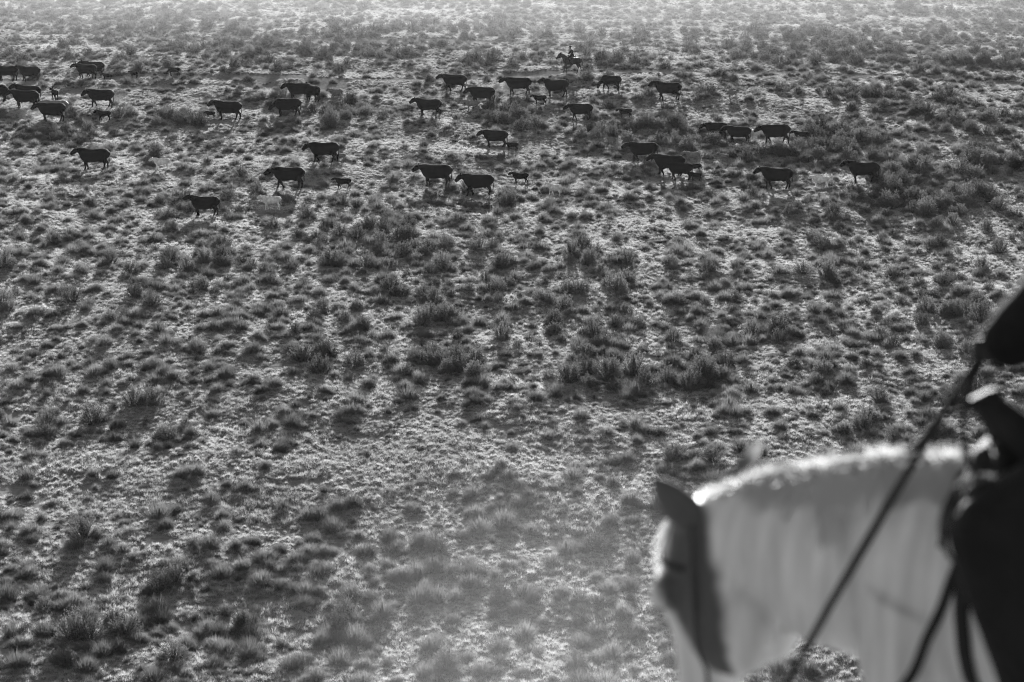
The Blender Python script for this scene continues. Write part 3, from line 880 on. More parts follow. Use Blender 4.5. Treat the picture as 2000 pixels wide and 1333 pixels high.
def horse_body(g, neck, hd, walk, seedn, legs_drop):
    r = random.Random(seedn)
    T = [(-1.32, 1.30, .06, .05), (-1.28, 1.26, .19, .15), (-1.12, 1.21, .30, .25), (-.88, 1.18, .325, .28), (-.62, 1.14, .31, .28), (-.36, 1.12, .33, .295),
         (-.10, 1.13, .345, .27), (.08, 1.14, .33, .235), (.22, 1.13, .28, .20), (.31, 1.12, .20, .14), (.35, 1.10, .09, .07)]
    g.tube([(x, 0, z, w_, h) for x, z, h, w_ in T], n=18)
    g.tube([(-.45, 0, 1.36, .07, .06), (-.2, 0, 1.42, .06, .06), (0, 0, 1.44, .055, .06), (.15, 0, 1.40, .05, .06)], n=10)
    g.tube([(x, hd.o.y * max(0, x) / .84, z, w_, h) for x, z, h, w_ in neck], n=18)
    HS = [(-.10, .05, .05, 0), (-.05, .10, .085, 0), (.05, .145, .105, .0), (.15, .175, .115, .01), (.25, .175, .10, .02), (.33, .115, .08, -.012), (.43, .088, .064, -.03), (.53, .078, .060, -.036), (.60, .078, .064, -.036), (.645, .04, .045, -.034)]
    g.tube([(*hd.p(t, off), w_ * hd.k, d_ * hd.k) for t, d_, w_, off in HS], side=tuple(hd.l), n=16)
    for sg in (-1, 1):
        K = hd.k; c = hd.p(.235, .105, sg * .06); g.ball(c, .125 * K, .068 * K, .125 * K)
        c = hd.p(.15, -.085, sg * .10); g.ball(c, .045 * K, .04 * K, .05 * K)
        c = hd.p(.56, -.085, sg * .045); g.ball(c, .03 * K, .025 * K, .035 * K)
        e0 = hd.p(-.05, -.01, sg * .065); up = Vector((0, 0, 1))
        e1 = e0 + hd.l * (sg * (.15 if sg > 0 else .19)) + up * (.175 if sg > 0 else .205) + hd.fw * (.045 if sg > 0 else -.02)
        ax = (e1 - e0)
        ek = 1.0 if sg > 0 else 0.72
        g.tube([(*(e0 - ax * .15), .035, .035), (*e0, .052 * ek, .042 * ek), (*(e0 + ax * .3), .066 * ek, .04 * ek), (*(e0 + ax * .62), .052 * ek, .028 * ek), (*(e0 + ax * .88), .027 * ek, .016), (*e1, .006, .006)], side=(0.6, 0.5, 0.2), n=10)
    for k, sg in enumerate((-1, 1)):
        q = walk[k]; y = sg * .16; dz = legs_drop[0]
        g.tube([(.06, y, 1.10, .12, .19), (.12, y, .88, .09, .13), (.12 + q * .4, y, .66, .062, .075), (.13 + q * .6, y, .50, .052, .056), (.12 + q * .75, y, .32 + dz * .5, .036, .04), (.12 + q * .9, y, .15 + dz, .04, .045), (.16 + q, y, .07 + dz, .045, .05), (.17 + q, y, .0 + dz, .06, .068)], n=12)
        q = walk[2 + k]; dz = legs_drop[1]
        g.tube([(-1.02, y * .85, 1.22, .15, .24), (-.98, y * 1.0, .98, .14, .21), (-1.04 + q * .3, y, .78, .085, .125), (-1.15 + q * .55, y, .58, .052, .075), (-1.13 + q * .8, y, .38 + dz * .5, .038, .045), (-1.11 + q * .92, y, .16 + dz, .042, .047), (-1.07 + q, y, .07 + dz, .046, .05), (-1.06 + q, y, .0 + dz, .06, .066)], n=12)


def mane_mesh(neck, hd, n, seedn):
    """locks lying over the near side of the neck from the crest, a few standing up"""
    rr = random.Random(seedn); V, Fc = [], []
    xs = [q[0] for q in neck]
    def sec(x):
        return [float(np.interp(x, xs, [q[k] for q in neck])) for k in (1, 2, 3)]
    def crest(x): 
        zc, h, w_ = sec(x); return zc + h
    for i in range(n):
        stand = i > n * 0.35
        x = rr.uniform(xs[0] + .10, xs[-3] + (.06 if not stand else .12))
        zc, h, w_ = sec(x); sg = 1 if rr.random() < 0.9 else -1
        taper = min(1.0, 0.3 + (xs[-3] + .08 - x) * 2.2)
        lenf = rr.uniform(0.3, 0.85) * taper * (1 + .25 * math.sin(x * 23)); lift = 1.015 + rr.random() * 0.03
        drift = rr.uniform(-.04, .05); wid = rr.uniform(.004, .009); yb = hd.o.y * max(0, x) / .84
        hh = rr.uniform(.03, .075) * (.45 + .55 * taper) * (1 + .3 * math.sin(x * 31)); y0 = rr.gauss(0, .025); ly = rr.gauss(-.02, .05)
        b = len(V); steps = 4 if stand else 7
        for k in range(steps):
            t = k / (steps - 1)
            if stand:
                c = Vector((x + drift * t, yb + y0 + ly * t * t, zc + h - .012 - y0 * y0 * 3 + hh * (t - .35 * t * t)))
            else:
                ph = R(92 - 80 * lenf * t); xx_ = x + drift * t; zc2, h2, w2 = sec(xx_)
                c = Vector((xx_, yb + sg * w2 * lift * math.cos(ph), zc2 + h2 * lift * math.sin(ph) + 0.012 * math.sin(min(1, t * 3) * 3.1416)))
            ww = wid * (1 - .75 * t)
            V += [c + Vector((-ww, 0, 0)), c + Vector((ww, 0, 0))]
        for k in range(steps - 1):
            Fc.append((b + 2 * k, b + 2 * k + 1, b + 2 * k + 3, b + 2 * k + 2))
    g = Fig()
    x = xs[0] + .16
    while x < xs[-3]:
        taper = min(1.0, 0.35 + (xs[-3] + .05 - x) * 2.0)
        lenf = rr.uniform(.55, .9) * taper; ph0 = rr.random() * 6; am = rr.uniform(.008, .02); tilt = rr.uniform(-.05, .03); r0 = rr.uniform(.014, .026)
        pts = []
        for k in range(10):
            t = k / 9; phi = R(90 - 82 * lenf * t); xx_ = x + tilt * t + am * math.sin(ph0 + t * 5); zc2, h2, w2 = sec(xx_)
            pts.append((xx_, hd.o.y * max(0, xx_) / .84 + w2 * 1.0 * math.cos(phi), zc2 + h2 * 1.0 * math.sin(phi), r0 * (1 - .75 * t * t), .014 * (1 - .6 * t)))
        g.tube(pts, (1, 0, 0), 8)
        x += r0 * rr.uniform(1.6, 2.8)
    o_ = len(V); V += list(g.v); Fc += [tuple(i + o_ for i in f) for f in g.f]
    return mesh_np('mane', V, Fc, True)


def tail_mesh(seedn):
    rr = random.Random(seedn); V, Fc = [], []
    for i in range(150):
        a = rr.random() * 6.28; q = rr.random() * .05; sp_ = rr.uniform(.4, 1.6); L_ = rr.uniform(.6, .95)
        b = len(V)
        for k in range(7):
            t = k / 6
            c = Vector((-1.28 - .12 * math.sin(min(1, t * 1.6) * 1.57) + math.cos(a) * q * sp_ * (.4 + t), math.sin(a) * q * sp_ * (.4 + t), 1.38 - L_ * t * t * .35 - L_ * t * .65))
            ww = .008 * (1 - .6 * t)
            V += [c + Vector((0, -ww, 0)), c + Vector((0, ww, 0))]
        for k in range(6):
            Fc.append((b + 2 * k, b + 2 * k + 1, b + 2 * k + 3, b + 2 * k + 2))
    return mesh_np('tail', V, Fc, True)


def coat_mat(name, light, dark):
    """paint coat: light hide with dark patches given per vertex"""
    m, N, L = new_mat(name)
    out = N.new('ShaderNodeOutputMaterial'); p = N.new('ShaderNodeBsdfPrincipled'); L.new(p.outputs[0], out.inputs[0])
    at = N.new('ShaderNodeAttribute'); at.attribute_name = 'patch'
    tc = N.new('ShaderNodeTexCoord'); nz_ = N.new('ShaderNodeTexNoise'); nz_.inputs['Scale'].default_value = 14; nz_.inputs['Detail'].default_value = 6
    L.new(tc.outputs['Object'], nz_.inputs['Vector'])
    ad = N.new('ShaderNodeMath'); ad.operation = 'MULTIPLY_ADD'; ad.inputs[1].default_value = 0.2; L.new(nz_.outputs[0], ad.inputs[0]); L.new(at.outputs['Fac'], ad.inputs[2])
    mr = N.new('ShaderNodeMapRange'); mr.interpolation_type = 'SMOOTHSTEP'; mr.inputs[1].default_value = 0.48; mr.inputs[2].default_value = 0.72
    L.new(ad.outputs[0], mr.inputs[0])
    mx = N.new('ShaderNodeMix'); mx.data_type = 'RGBA'
    mx.inputs['A'].default_value = (light,) * 3 + (1,); mx.inputs['B'].default_value = (dark,) * 3 + (1,)
    L.new(mr.outputs[0], mx.inputs['Factor'])
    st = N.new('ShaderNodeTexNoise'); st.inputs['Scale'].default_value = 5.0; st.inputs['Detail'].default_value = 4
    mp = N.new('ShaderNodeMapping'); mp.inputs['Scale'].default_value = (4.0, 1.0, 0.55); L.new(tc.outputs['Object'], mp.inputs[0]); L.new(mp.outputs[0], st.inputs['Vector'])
    m3 = N.new('ShaderNodeMapRange'); m3.inputs[1].default_value = 0.3; m3.inputs[2].default_value = 0.7; m3.inputs[3].default_value = 0.70; m3.inputs[4].default_value = 1.1  # upright streaks in the coat colour stand in for shading bands on the neck
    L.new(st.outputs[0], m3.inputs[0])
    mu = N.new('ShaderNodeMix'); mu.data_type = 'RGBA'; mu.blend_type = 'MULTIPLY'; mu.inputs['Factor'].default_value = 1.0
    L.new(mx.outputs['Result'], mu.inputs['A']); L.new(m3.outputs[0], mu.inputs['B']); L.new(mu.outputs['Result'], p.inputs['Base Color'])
    p.inputs['Roughness'].default_value = 0.6; p.inputs['Specular IOR Level'].default_value = 0.25
    p.inputs['Sheen Weight'].default_value = 0.15
    b = N.new('ShaderNodeBump'); b.inputs['Strength'].default_value = 0.35; b.inputs['Distance'].default_value = 0.012
    L.new(st.outputs[0], b.inputs['Height']); L.new(b.outputs[0], p.inputs['Normal'])
    return m


M_LEATHER = plain_mat('saddle_leather', 0.025, 0.75, 0.2, 0.3, 9, 0.3)
M_STRAP = plain_mat('strap_leather', 0.018, 0.6, 0.3, 0.3, 12, 0.2)
M_CHEEK = plain_mat('worn_cheek_leather', 0.07, 0.7, 0.2, 0.3, 12, 0.2)
M_COAT = plain_mat('dark_wool', 0.014, 0.95, 0.1, 0.3, 20, 0.3)
M_CHAPS = plain_mat('chaps_leather', 0.016, 0.75, 0.2, 0.3, 8, 0.3)
M_FELT = plain_mat('hat_felt', 0.022, 0.9, 0.1, 0.2, 10, 0.1)
M_HAIRP = plain_mat('dark_hair', 0.03, 0.6, 0.3, 0.3, 30)
M_SKIN = plain_mat('skin', 0.28, 0.55, 0.4, 0.1, 20, 0.1)
M_GLOVE = plain_mat('glove_leather', 0.03, 0.7, 0.3, 0.3, 12, 0.2)
M_ROPE = plain_mat('lariat_rope', 0.10, 0.8, 0.2, 0.4, 40, 0.4)
M_WOOL = plain_mat('saddle_blanket_wool', 0.06, 0.95, 0.1, 0.4, 6, 0.3)
M_STEEL = plain_mat('bit_steel', 0.45, 0.35, 0.6, 0.1, 8)
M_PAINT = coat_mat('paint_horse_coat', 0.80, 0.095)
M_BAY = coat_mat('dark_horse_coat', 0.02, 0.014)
M_HAIRL = leaf_mat('pale_mane_hair', 0.70, 0.5, 0.05, 0.08)
M_HAIRD = leaf_mat('dark_mane_hair', 0.02, 0.2, 0.05, 0.05)
LATE = []


def make_horse(loc, yaw, label, neck, hd, walk, drop, mats, voxel, patch, n_mane):
    e = frame_at('horse', loc, yaw, label, 'horse')
    g = Fig(); horse_body(g, neck, hd, walk, 5, drop)
    b = g.build('body', [mats[0]], e, voxel, 6)
    LATE.append((b, patch))
    link('mane', mane_mesh(neck, hd, n_mane, 3), [mats[1]], e)
    fl, Fc = [], []
    for i in range(50):
        c = hd.p(-.06, -.02, random.uniform(-.04, .04)); b0 = len(fl); L_ = random.uniform(.12, .24); dr = random.uniform(-.05, .05)
        for k in range(4):
            t = k / 3; q = hd.p(-.08 + L_ * t, -.06 - .10 * math.sin(t * 1.6), dr * t) + (c - hd.o) * 0.15; ww = .007 * (1 - .7 * t)
            fl += [q - hd.l * ww, q + hd.l * ww]
        for k in range(3): Fc.append((b0 + 2 * k, b0 + 2 * k + 1, b0 + 2 * k + 3, b0 + 2 * k + 2))
    link('forelock', mesh_np('forelock', fl, Fc, True), [mats[1]], e)
    link('tail', tail_mesh(4), [mats[1]], e)
    return e


def make_saddle(loc, yaw, label, dx=0.0):
    e = frame_at('western_saddle', loc, yaw, label, 'saddle')
    def part(name, fn, vox=0.012, mat=M_LEATHER, sm=3):
        g = Fig(); fn(g); return g.build(name, [mat], e, vox, sm)
    part('seat', lambda g: (g.tube([(-.74, 0, 1.62, .17, .03), (-.68, 0, 1.55, .19, .05), (-.52, 0, 1.475, .17, .05), (-.32, 0, 1.485, .13, .05), (-.18, 0, 1.53, .10, .05)], n=14),
                            g.tube([(-.75, -.17, 1.52, .03, .03), (-.77, -.09, 1.63, .035, .03), (-.78, 0, 1.66, .035, .03), (-.77, .09, 1.63, .035, .03), (-.75, .17, 1.52, .03, .03)], (1, 0, 0), 10)), 0.016)
    part('fork', lambda g: (g.tube([(-.13, -.25, 1.36, .05, .05), (-.13, -.19, 1.47, .07, .06), (-.12, -.08, 1.54, .075, .06), (-.12, 0, 1.555, .07, .06), (-.12, .08, 1.54, .075, .06), (-.13, .19, 1.47, .07, .06), (-.13, .25, 1.36, .05, .05)], (1, 0, 0), 12)), 0.014)
    part('horn', lambda g: (g.tube([(-.26, 0, 1.50, .10, .11), (-.19, 0, 1.57, .085, .09), (-.12, 0, 1.645, .06, .065), (-.075, 0, 1.69, .045, .045)], n=12),
                            g.tube([(-.062, 0, 1.69, .045, .045), (-.056, 0, 1.70, .056, .060), (-.048, 0, 1.715, .056, .060), (-.044, 0, 1.722, .04, .042)], n=14)), 0.009)
    for sg in (-1, 1):
        part('skirt', lambda g: g.tube([(-.90, sg * .25, 1.25, .015, .13), (-.75, sg * .265, 1.27, .018, .17), (-.45, sg * .30, 1.26, .018, .18), (-.28, sg * .295, 1.27, .018, .17), (-.19, sg * .28, 1.29, .015, .12)], n=12), 0.014)
        part('fender', lambda g: g.tube([(-.40, sg * .29, 1.42, .10, .014), (-.38, sg * .335, 1.25, .12, .014), (-.39, sg * .355, 1.05, .11, .014), (-.38, sg * .37, .86, .045, .012), (-.37, sg * .375, .78, .03, .012)], (1, 0, 0), 12), 0.012)
        part('stirrup', lambda g: (g.tube([(-.31, sg * .43 - .06, .665, .035, .012), (-.31, sg * .43, .66, .035, .012), (-.31, sg * .43 + .06, .665, .035, .012)], (1, 0, 0), 8),
                                   g.tube([(-.31, sg * .43 - .062, .66, .03, .008), (-.33, sg * .42 - .055, .74, .025, .008), (-.35, sg * .41, .80, .025, .012), (-.33, sg * .42 + .055, .74, .025, .008), (-.31, sg * .43 + .062, .66, .03, .008)], (1, 0, 0), 8)), 0.008, M_LEATHER, 1)
    cv = [(-.34, .335 * math.sin(a) , 1.12 - .36 * math.cos(a)) for a in np.linspace(-1.75, 1.75, 23)]
    band('cinch', cv, .055, .010, M_WOOL, e, (1, 0, 0))
    return e


def make_blanket(loc, yaw, label):
    e = frame_at('saddle_blanket', loc, yaw, label, 'saddle blanket')
    V, Fc = [], []; nx, na = 14, 17
    T = [(-1.32, 1.30, .06, .05), (-1.12, 1.21, .30, .25), (-.88, 1.18, .325, .28), (-.62, 1.14, .31, .28), (-.36, 1.12, .33, .295), (-.10, 1.13, .345, .27), (.08, 1.14, .33, .235)]
    for off in (.016, .034):
        for i in range(nx):
            x = -1.05 + .88 * i / (nx - 1)
            zc, h, w_ = [float(np.interp(x, [t[0] for t in T], [t[k] for t in T])) for k in (1, 2, 3)]
            zc += .03 * max(0, 1 - abs(x + .1) / .5)
            for j in range(na):
                a = R(6 + 168 * j / (na - 1))
                V.append((x, (w_ + off) * math.cos(a), zc + (h + off) * math.sin(a)))
    def id_(k, i, j): return k * nx * na + i * na + j
    for i in range(nx - 1):
        for j in range(na - 1):
            Fc.append((id_(1, i, j), id_(1, i + 1, j), id_(1, i + 1, j + 1), id_(1, i, j + 1)))
            Fc.append((id_(0, i, j), id_(0, i, j + 1), id_(0, i + 1, j + 1), id_(0, i + 1, j)))
    for i in range(nx - 1):
        for j in (0, na - 1): Fc.append((id_(0, i, j), id_(0, i + 1, j), id_(1, i + 1, j), id_(1, i, j)))
    for j in range(na - 1):
        for i in (0, nx - 1): Fc.append((id_(0, i, j), id_(0, i, j + 1), id_(1, i, j + 1), id_(1, i, j)))
    link('cloth', mesh_np('cloth', V, Fc, True), [M_WOOL], e)
    return e


def make_rider(loc, yaw, label, voxel, hand_l, fine):
    e = frame_at('person', loc, yaw, label, 'person')
    g = Fig()
    g.tube([(-.52, 0, 1.50, .10, .08), (-.52, 0, 1.56, .185, .14), (-.50, 0, 1.68, .19, .14), (-.47, 0, 1.82, .175, .125), (-.43, 0, 1.98, .20, .14), (-.40, 0, 2.10, .205, .13), (-.385, 0, 2.17, .15, .10), (-.375, 0, 2.21, .075, .07)], n=16)
    g.tube([(-.375, 0, 2.15, .065, .065), (-.32, 0, 2.25, .058, .06), (-.295, 0, 2.31, .06, .065)], n=12)
    g.tube([(-.265, 0, 2.245, .035, .04), (-.255, 0, 2.27, .058, .075), (-.265, 0, 2.33, .07, .095), (-.275, 0, 2.39, .076, .10), (-.285, 0, 2.45, .07, .09), (-.29, 0, 2.485, .04, .05)], n=14)
    g.tube([(-.165, 0, 2.385, .010, .012), (-.145, 0, 2.345, .017, .02), (-.155, 0, 2.325, .018, .016)], n=8)
    for sg in (-1, 1): g.ball((-.285, sg * .078, 2.355), .02, .010, .032)
    def arm(sh_, el, wr, sleeve):
        a, b, c = Vector(sh_), Vector(el), Vector(wr)
        g.tube([(*a, .09, .09), (*a.lerp(b, .5), .095, .095), (*b, .10, .10)], (0.2, 0.3, 1), 12)
        g.tube([(*b, .135, .13), (*b.lerp(c, .35), .125, .12), (*b.lerp(c, .75), .10, .095), (*c, .078, .074)], (0.2, 0.3, 1), 12)
    W_l = Vector(hand_l) + Vector((-.075, .055, .03))
    arm((-.40, .20, 2.12), (-.44, .27, 2.17), W_l, .06)
    W_r = Vector((-.27, -.26, 1.60))
    arm((-.40, -.20, 2.10), (-.46, -.33, 1.84), W_r, .06)
    def leg(sg):
        g.tube([(-.50, sg * .10, 1.60, .12, .12), (-.34, sg * .22, 1.53, .115, .115), (-.17, sg * .33, 1.42, .088, .09), (-.13, sg * .35, 1.38, .06, .07)], (0, 0, 1), 14)
        g.tube([(-.16, sg * .345, 1.42, .075, .08), (-.22, sg * .37, 1.28, .075, .078), (-.33, sg * .405, 1.08, .075, .08), (-.385, sg * .425, .90, .055, .06), (-.395, sg * .43, .78, .048, .055)], (0, 1, 0), 12)
        g.tube([(-.46, sg * .43, .73, .035, .04), (-.40, sg * .43, .735, .042, .055), (-.30, sg * .435, .715, .045, .035), (-.20, sg * .44, .705, .042, .026), (-.16, sg * .44, .70, .02, .015)], (0, 1, 0), 10)
    leg(1); leg(-1)
    o = g.build('body', [M_COAT, M_SKIN, M_CHAPS, M_HAIRP], e, voxel, 3)
    LATE.append((o, 'rider'))
    # gloved hands: palm and five bent fingers each
    def hand(nm, W, H, curl, down):
        q = Fig(); W, H = Vector(W), Vector(H); ax = (H - W).normalized()
        sd_ = ax.cross(Vector((0, 0, 1))).normalized(); dn = sd_.cross(ax).normalized()
        if dn.z > 0: dn = -dn
        q.tube([(*(W - ax * .02), .03, .028), (*(W + ax * .03), .042, .022), (*(W + ax * .075), .044, .02), (*(W + ax * .095), .036, .016)], tuple(Vector((0, 0, 1))), 10)
        for k in range(4):
            f0 = W + ax * .085 + Vector((0, 0, 1)) * (.032 - .021 * k)
            L_ = (.030, .034, .031, .025)[k]
            f1 = f0 + ax * L_ * .9; f2 = f1 + (-sd_ * .8 - ax * .15) * L_ * curl; f3 = f2 + (-ax * .9) * L_ * curl
            q.tube([(*f0, .0095), (*f1, .009), (*f2, .0085), (*f3, .007)], (0, 0, 1), 8)
        t0 = W + ax * .03 + Vector((0, 0, .04)); t1 = t0 + ax * .03 + Vector((0, 0, .018)) - sd_ * .015; t2 = t1 + ax * .03 - sd_ * .015
        q.tube([(*t0, .013), (*t1, .011), (*t2, .008)], (0, 1, 0), 8)
        return q.build(nm, [M_GLOVE], e, 0.0055 if fine else 0.012, 1)
    hand('glove', W_l, hand_l, 1.0, True)
    hand('glove', W_r, W_r + Vector((.08, .01, -.03)), 0.6, True)
    # hat
    q = Fig()
    q.tube([(-.285, 0, 2.43, .085, .10), (-.285, 0, 2.475, .082, .10), (-.285, 0, 2.53, .072, .09), (-.283, 0, 2.56, .05, .07), (-.283, 0, 2.555, .02, .03)], n=18)
    hat = q.build('hat', [M_FELT], e, 0.012 if fine else 0.03, 2)
    V, Fc = [], []; n = 40
    for k, (rx, ry, dz) in enumerate(((.095, .08, 0), (.15, .125, -.004), (.20, .17, -.004), (.20, .17, .010), (.15, .125, .008), (.095, .08, .012))):
        for j in range(n):
            a = 6.28318 * j / n; cu = .055 * (abs(math.sin(a)) ** 2.2) * max(0, (rx - .095) / .105) - .06 * max(0, math.cos(a)) * max(0, (rx - .095) / .105)
            V.append((-.285 + rx * math.cos(a), ry * math.sin(a), 2.44 + dz + cu))
    for k in range(6):
        for j in range(n):
            m_ = (j + 1) % n; kk = (k + 1) % 6
            Fc.append((k * n + j, k * n + m_, kk * n + m_, kk * n + j))
    link('brim', mesh_np('brim', V, Fc, True), [M_FELT], hat)
    # chaps: a flared leather wing on each leg
    for sg in (-1, 1):
        q = Fig()
        q.tube([(-.46, sg * .27, 1.56, .11, .012), (-.26, sg * .40, 1.44, .12, .012), (-.30, sg * .43, 1.30, .12, .012), (-.46, sg * .475, 1.08, .12, .012), (-.52, sg * .49, .88, .13, .012), (-.53, sg * .49, .78, .13, .01)], (1, 0, 0.3), 12)
        q.build('chaps', [M_CHAPS], e, 0.014 if fine else 0.03, 2)
    return e


# the near horse and rider
NEAR_YAW = math.pi - R(30)
NEAR = Vector((1.342, 6.90, 26.42))
HD = Head((.83, -.02, 1.135), -94, -11, 1.2)
drops = []
for lx in (.15, -1.06):
    wx = NEAR.x + lx * math.cos(NEAR_YAW); wy = NEAR.y + lx * math.sin(NEAR_YAW)
    drops.append(float(gz(wx, wy)) - NEAR.z)


def near_patch(v):
    """dark paint on ears, poll and the left cheek, plus one on the far flank"""
    line = [(-.20, -.03, .17, .10), (-.10, -.02, .13, .10), (-.02, -.02, .09, .09), (.06, -.01, .10, .10), (.13, .01, .115, .11), (.20, .035, .12, .108), (.26, .055, .118, .09), (.33, .08, .10, .06)]
    pts = [(Vector((-1.0, -.3, 1.2)), .3), (HD.p(-.10, -.02, -.13), .12), (HD.p(.1, -.04, -.1), .10)]
    for a_, b_ in zip(line, line[1:]):
        for t in np.linspace(0, 1, 6):
            m_ = [a_[k] + (b_[k] - a_[k]) * t for k in range(4)]
            pts.append((HD.p(m_[0], m_[1], m_[2]), m_[3]))
    best = np.full(len(v), -1.0)
    for c, r_ in pts:
        d = np.linalg.norm(v - np.array(c), axis=1)
        best = np.maximum(best, 1 - d / r_ * 0.5)
    return np.clip(best, 0, 1)


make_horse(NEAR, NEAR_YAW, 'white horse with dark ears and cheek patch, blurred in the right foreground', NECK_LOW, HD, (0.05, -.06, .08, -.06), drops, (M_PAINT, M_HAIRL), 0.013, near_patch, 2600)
make_blanket(NEAR, NEAR_YAW, 'dark wool blanket under the near saddle at the right edge')
make_saddle(NEAR, NEAR_YAW, 'dark western saddle with tall horn on the near white horse')
HAND = Vector((-.06, .05, 1.865))


def make_lariat():
    e = frame_at('lariat', NEAR, NEAR_YAW, 'coiled rope hanging from the fork of the near saddle', 'rope')
    rr = random.Random(9)
    for k in range(6):
        pts = []; ry = rr.uniform(.12, .17); rz = rr.uniform(.13, .18); tw = rr.uniform(-.12, .12); ox = rr.uniform(-.03, .03)
        for a in np.linspace(0, 6.2832, 33):
            pts.append((-.215 + ox + .03 * k / 5 + ry * .75 * math.sin(a + tw), .27 + .012 * k - .04 * math.cos(a), 1.56 - rz * (1 - math.cos(a)) * .75))
        g = Fig(); g.tube([(*p, .0075, .0075) for p in pts], (0, 1, 0), 7)
        link('coil', mesh_np('coil', g.v, g.f, True), [M_ROPE], e)
    band('hanger', [(-.13, .10, 1.60), (-.17, .20, 1.60), (-.20, .27, 1.57)], .012, .006, M_STRAP, e, (1, 0, 0))


make_lariat()
make_rider(NEAR, NEAR_YAW, 'near rider in dark coat, chaps and hat at the right edge, holding the reins', 0.016, HAND, True)

# the distant horse and rider
fp = unproject(1117, 144)
FAR = Vector((fp.x, fp.y, fp.z)); FAR_YAW = math.pi - R(8)
FAR.x -= 0.45
HD2 = Head((.60, 0, 1.76), -52, 0)
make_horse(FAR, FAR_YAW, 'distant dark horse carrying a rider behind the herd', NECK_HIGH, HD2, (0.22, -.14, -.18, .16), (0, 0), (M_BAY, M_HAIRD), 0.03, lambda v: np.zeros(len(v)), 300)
make_saddle(FAR, FAR_YAW, 'small dark saddle under the distant rider')
make_rider(FAR, FAR_YAW, 'distant rider in dark clothes and brimmed hat on a walking horse', 0.03, Vector((-.10, .05, 1.80)), False)

settle()
for o, rule in LATE:
    me = o.data; v = np.zeros(len(me.vertices) * 3, np.float32); me.vertices.foreach_get('co', v); v = v.reshape(-1, 3)
    if rule == 'rider':
        c = np.zeros(len(me.polygons) * 3, np.float32); me.polygons.foreach_get('center', c); c = c.reshape(-1, 3)
        idx = np.zeros(len(c), np.int32)
        idx[(c[:, 2] > 2.215) & (np.abs(c[:, 1]) < .11)] = 1
        idx[(c[:, 2] > 2.29) & (c[:, 0] < -.295) & (np.abs(c[:, 1]) < .11)] = 3
        idx[(c[:, 2] < 1.60)] = 2
        me.polygons.foreach_set('material_index', idx)
    else:
        a = me.attributes.new('patch', 'FLOAT', 'POINT'); a.data.foreach_set('value', rule(v).astype(np.float32))
    me.update()


# ------------------------------------------------------------------ tack of the near horse, laid on its hide
from mathutils.bvhtree import BVHTree
NH = [o for o, q in LATE if q is near_patch][0]
TREE = BVHTree.FromPolygons([v.co.copy() for v in NH.data.vertices], [tuple(p.vertices) for p in NH.data.polygons])


def lay(pts, gap=0.008, stick=True):
    """rest a strap on the hide; with stick off only lift it where it would cut in"""
    out = []
    for p in pts:
        q, nrm, i_, d = TREE.find_nearest(p)
        inside = (p - q).dot(nrm) < gap
        out.append(q + nrm * gap if (stick or inside) else p.copy())
    for _ in range(2):
        out = [out[0]] + [(out[i - 1] + out[i] * 2 + out[i + 1]) / 4 for i in range(1, len(out) - 1)] + [out[-1]]
    return out


def dense(pts, n=28):
    P = [Vector(p) for p in pts]; L_ = [0]
    for a_, b_ in zip(P, P[1:]): L_.append(L_[-1] + (b_ - a_).length)
    return [Vector([float(np.interp(t * L_[-1], L_, [p[k] for p in P])) for k in range(3)]) for t in np.linspace(0, 1, n)]


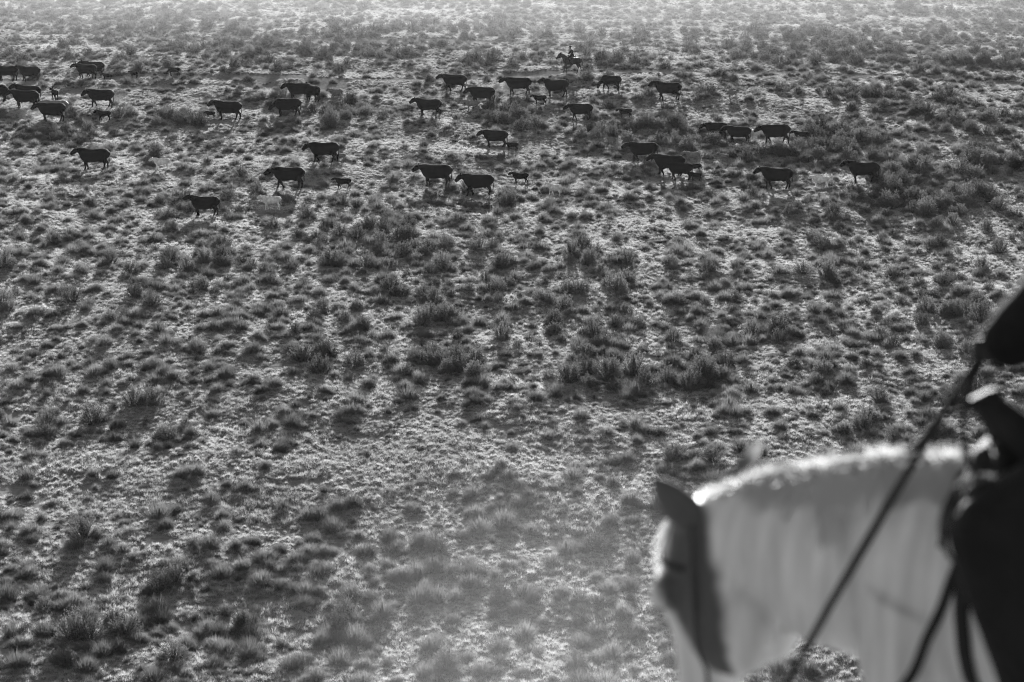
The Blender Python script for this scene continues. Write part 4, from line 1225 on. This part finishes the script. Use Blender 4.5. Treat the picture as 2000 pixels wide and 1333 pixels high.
br = frame_at('bridle', NEAR, NEAR_YAW, 'dark leather bridle and reins on the near white horse', 'bridle')
for sg in (-1, 1):
    bitp = HD.p(.62, .13, sg * .075)
    mid = HAND + Vector((0, 0, -.01))
    if sg > 0:
        pts = [mid.lerp(bitp, t) + Vector((0, .115 * (4 * t * (1 - t)) ** .8, 0)) for t in np.linspace(0, 1, 40)]
    else:
        pts = lay(dense([mid, Vector((.16, -.06, 1.52)), Vector((.58, -.21, 1.22)), Vector((.80, -.2, .78)), bitp], 60), 0.012, False)
    band('rein', pts, .012, .007, M_STRAP, br, (0, 0, 1))
    band('cheek_strap', lay(dense([HD.p(t, b_, sg * l_) for t, b_, l_ in ((-.06, .0, .08), (.05, .02, .12), (.16, .03, .13), (.28, .04, .11), (.38, .03, .09), (.50, .03, .08))])), .006, .003, M_CHEEK, br, tuple(HD.b))
    g = Fig(); g.tube([(*HD.p(.50, .02, sg * .072), .008), (*HD.p(.55, .07, sg * .078), .008), (*HD.p(.62, .13, sg * .076), .007)], n=8)
    link('bit', mesh_np('bit', g.v, g.f, True), [M_STEEL], br)
band('brow_band', lay([HD.p(.07, .16 * math.cos(a), .12 * math.sin(a)) for a in np.linspace(R(95), R(265), 25)]), .010, .004, M_STRAP, br, tuple(HD.h))
tailr = [HAND + Vector((.0, .0, -.03)), HAND + Vector((.03, .02, -.12)), Vector((-.01, .05, 1.66)), Vector((-.03, .09, 1.57)), Vector((-.08, .13, 1.52)), Vector((-.14, .16, 1.52))]
band('rein_end', lay(dense(tailr, 30), .012, False), .010, .005, M_STRAP, br, (1, 0, 0))

bc = frame_at('breast_collar', NEAR, NEAR_YAW, 'dark leather breast collar straps across the near white horse', 'breast collar')
for sg in (-1, 1):
    band('chest_strap', lay(dense([(-.09, sg * .30, 1.36), (-.055, sg * .31, 1.20), (-.02, sg * .30, 1.05), (.02, sg * .27, .92), (.09, sg * .21, .84), (.17, sg * .10, .81), (.20, 0, .81)])), .016, .006, M_STRAP, bc, (0.6, 0, 0.6))
    band('girth_strap', lay(dense([(-.085, sg * .30, 1.38), (-.10, sg * .32, 1.22), (-.115, sg * .31, 1.05), (-.125, sg * .27, .92), (-.14, sg * .18, .84)])), .024, .006, M_STRAP, bc, (1, 0, 0))
band('crown_strap', lay(dense([(-.02, sg_, z_) for sg_, z_ in ((-.28, 1.33), (-.22, 1.43), (-.10, 1.52), (0, 1.535), (.10, 1.52), (.22, 1.43), (.28, 1.33))]), .016), .012, .005, M_STRAP, bc, (1, 0, 0))
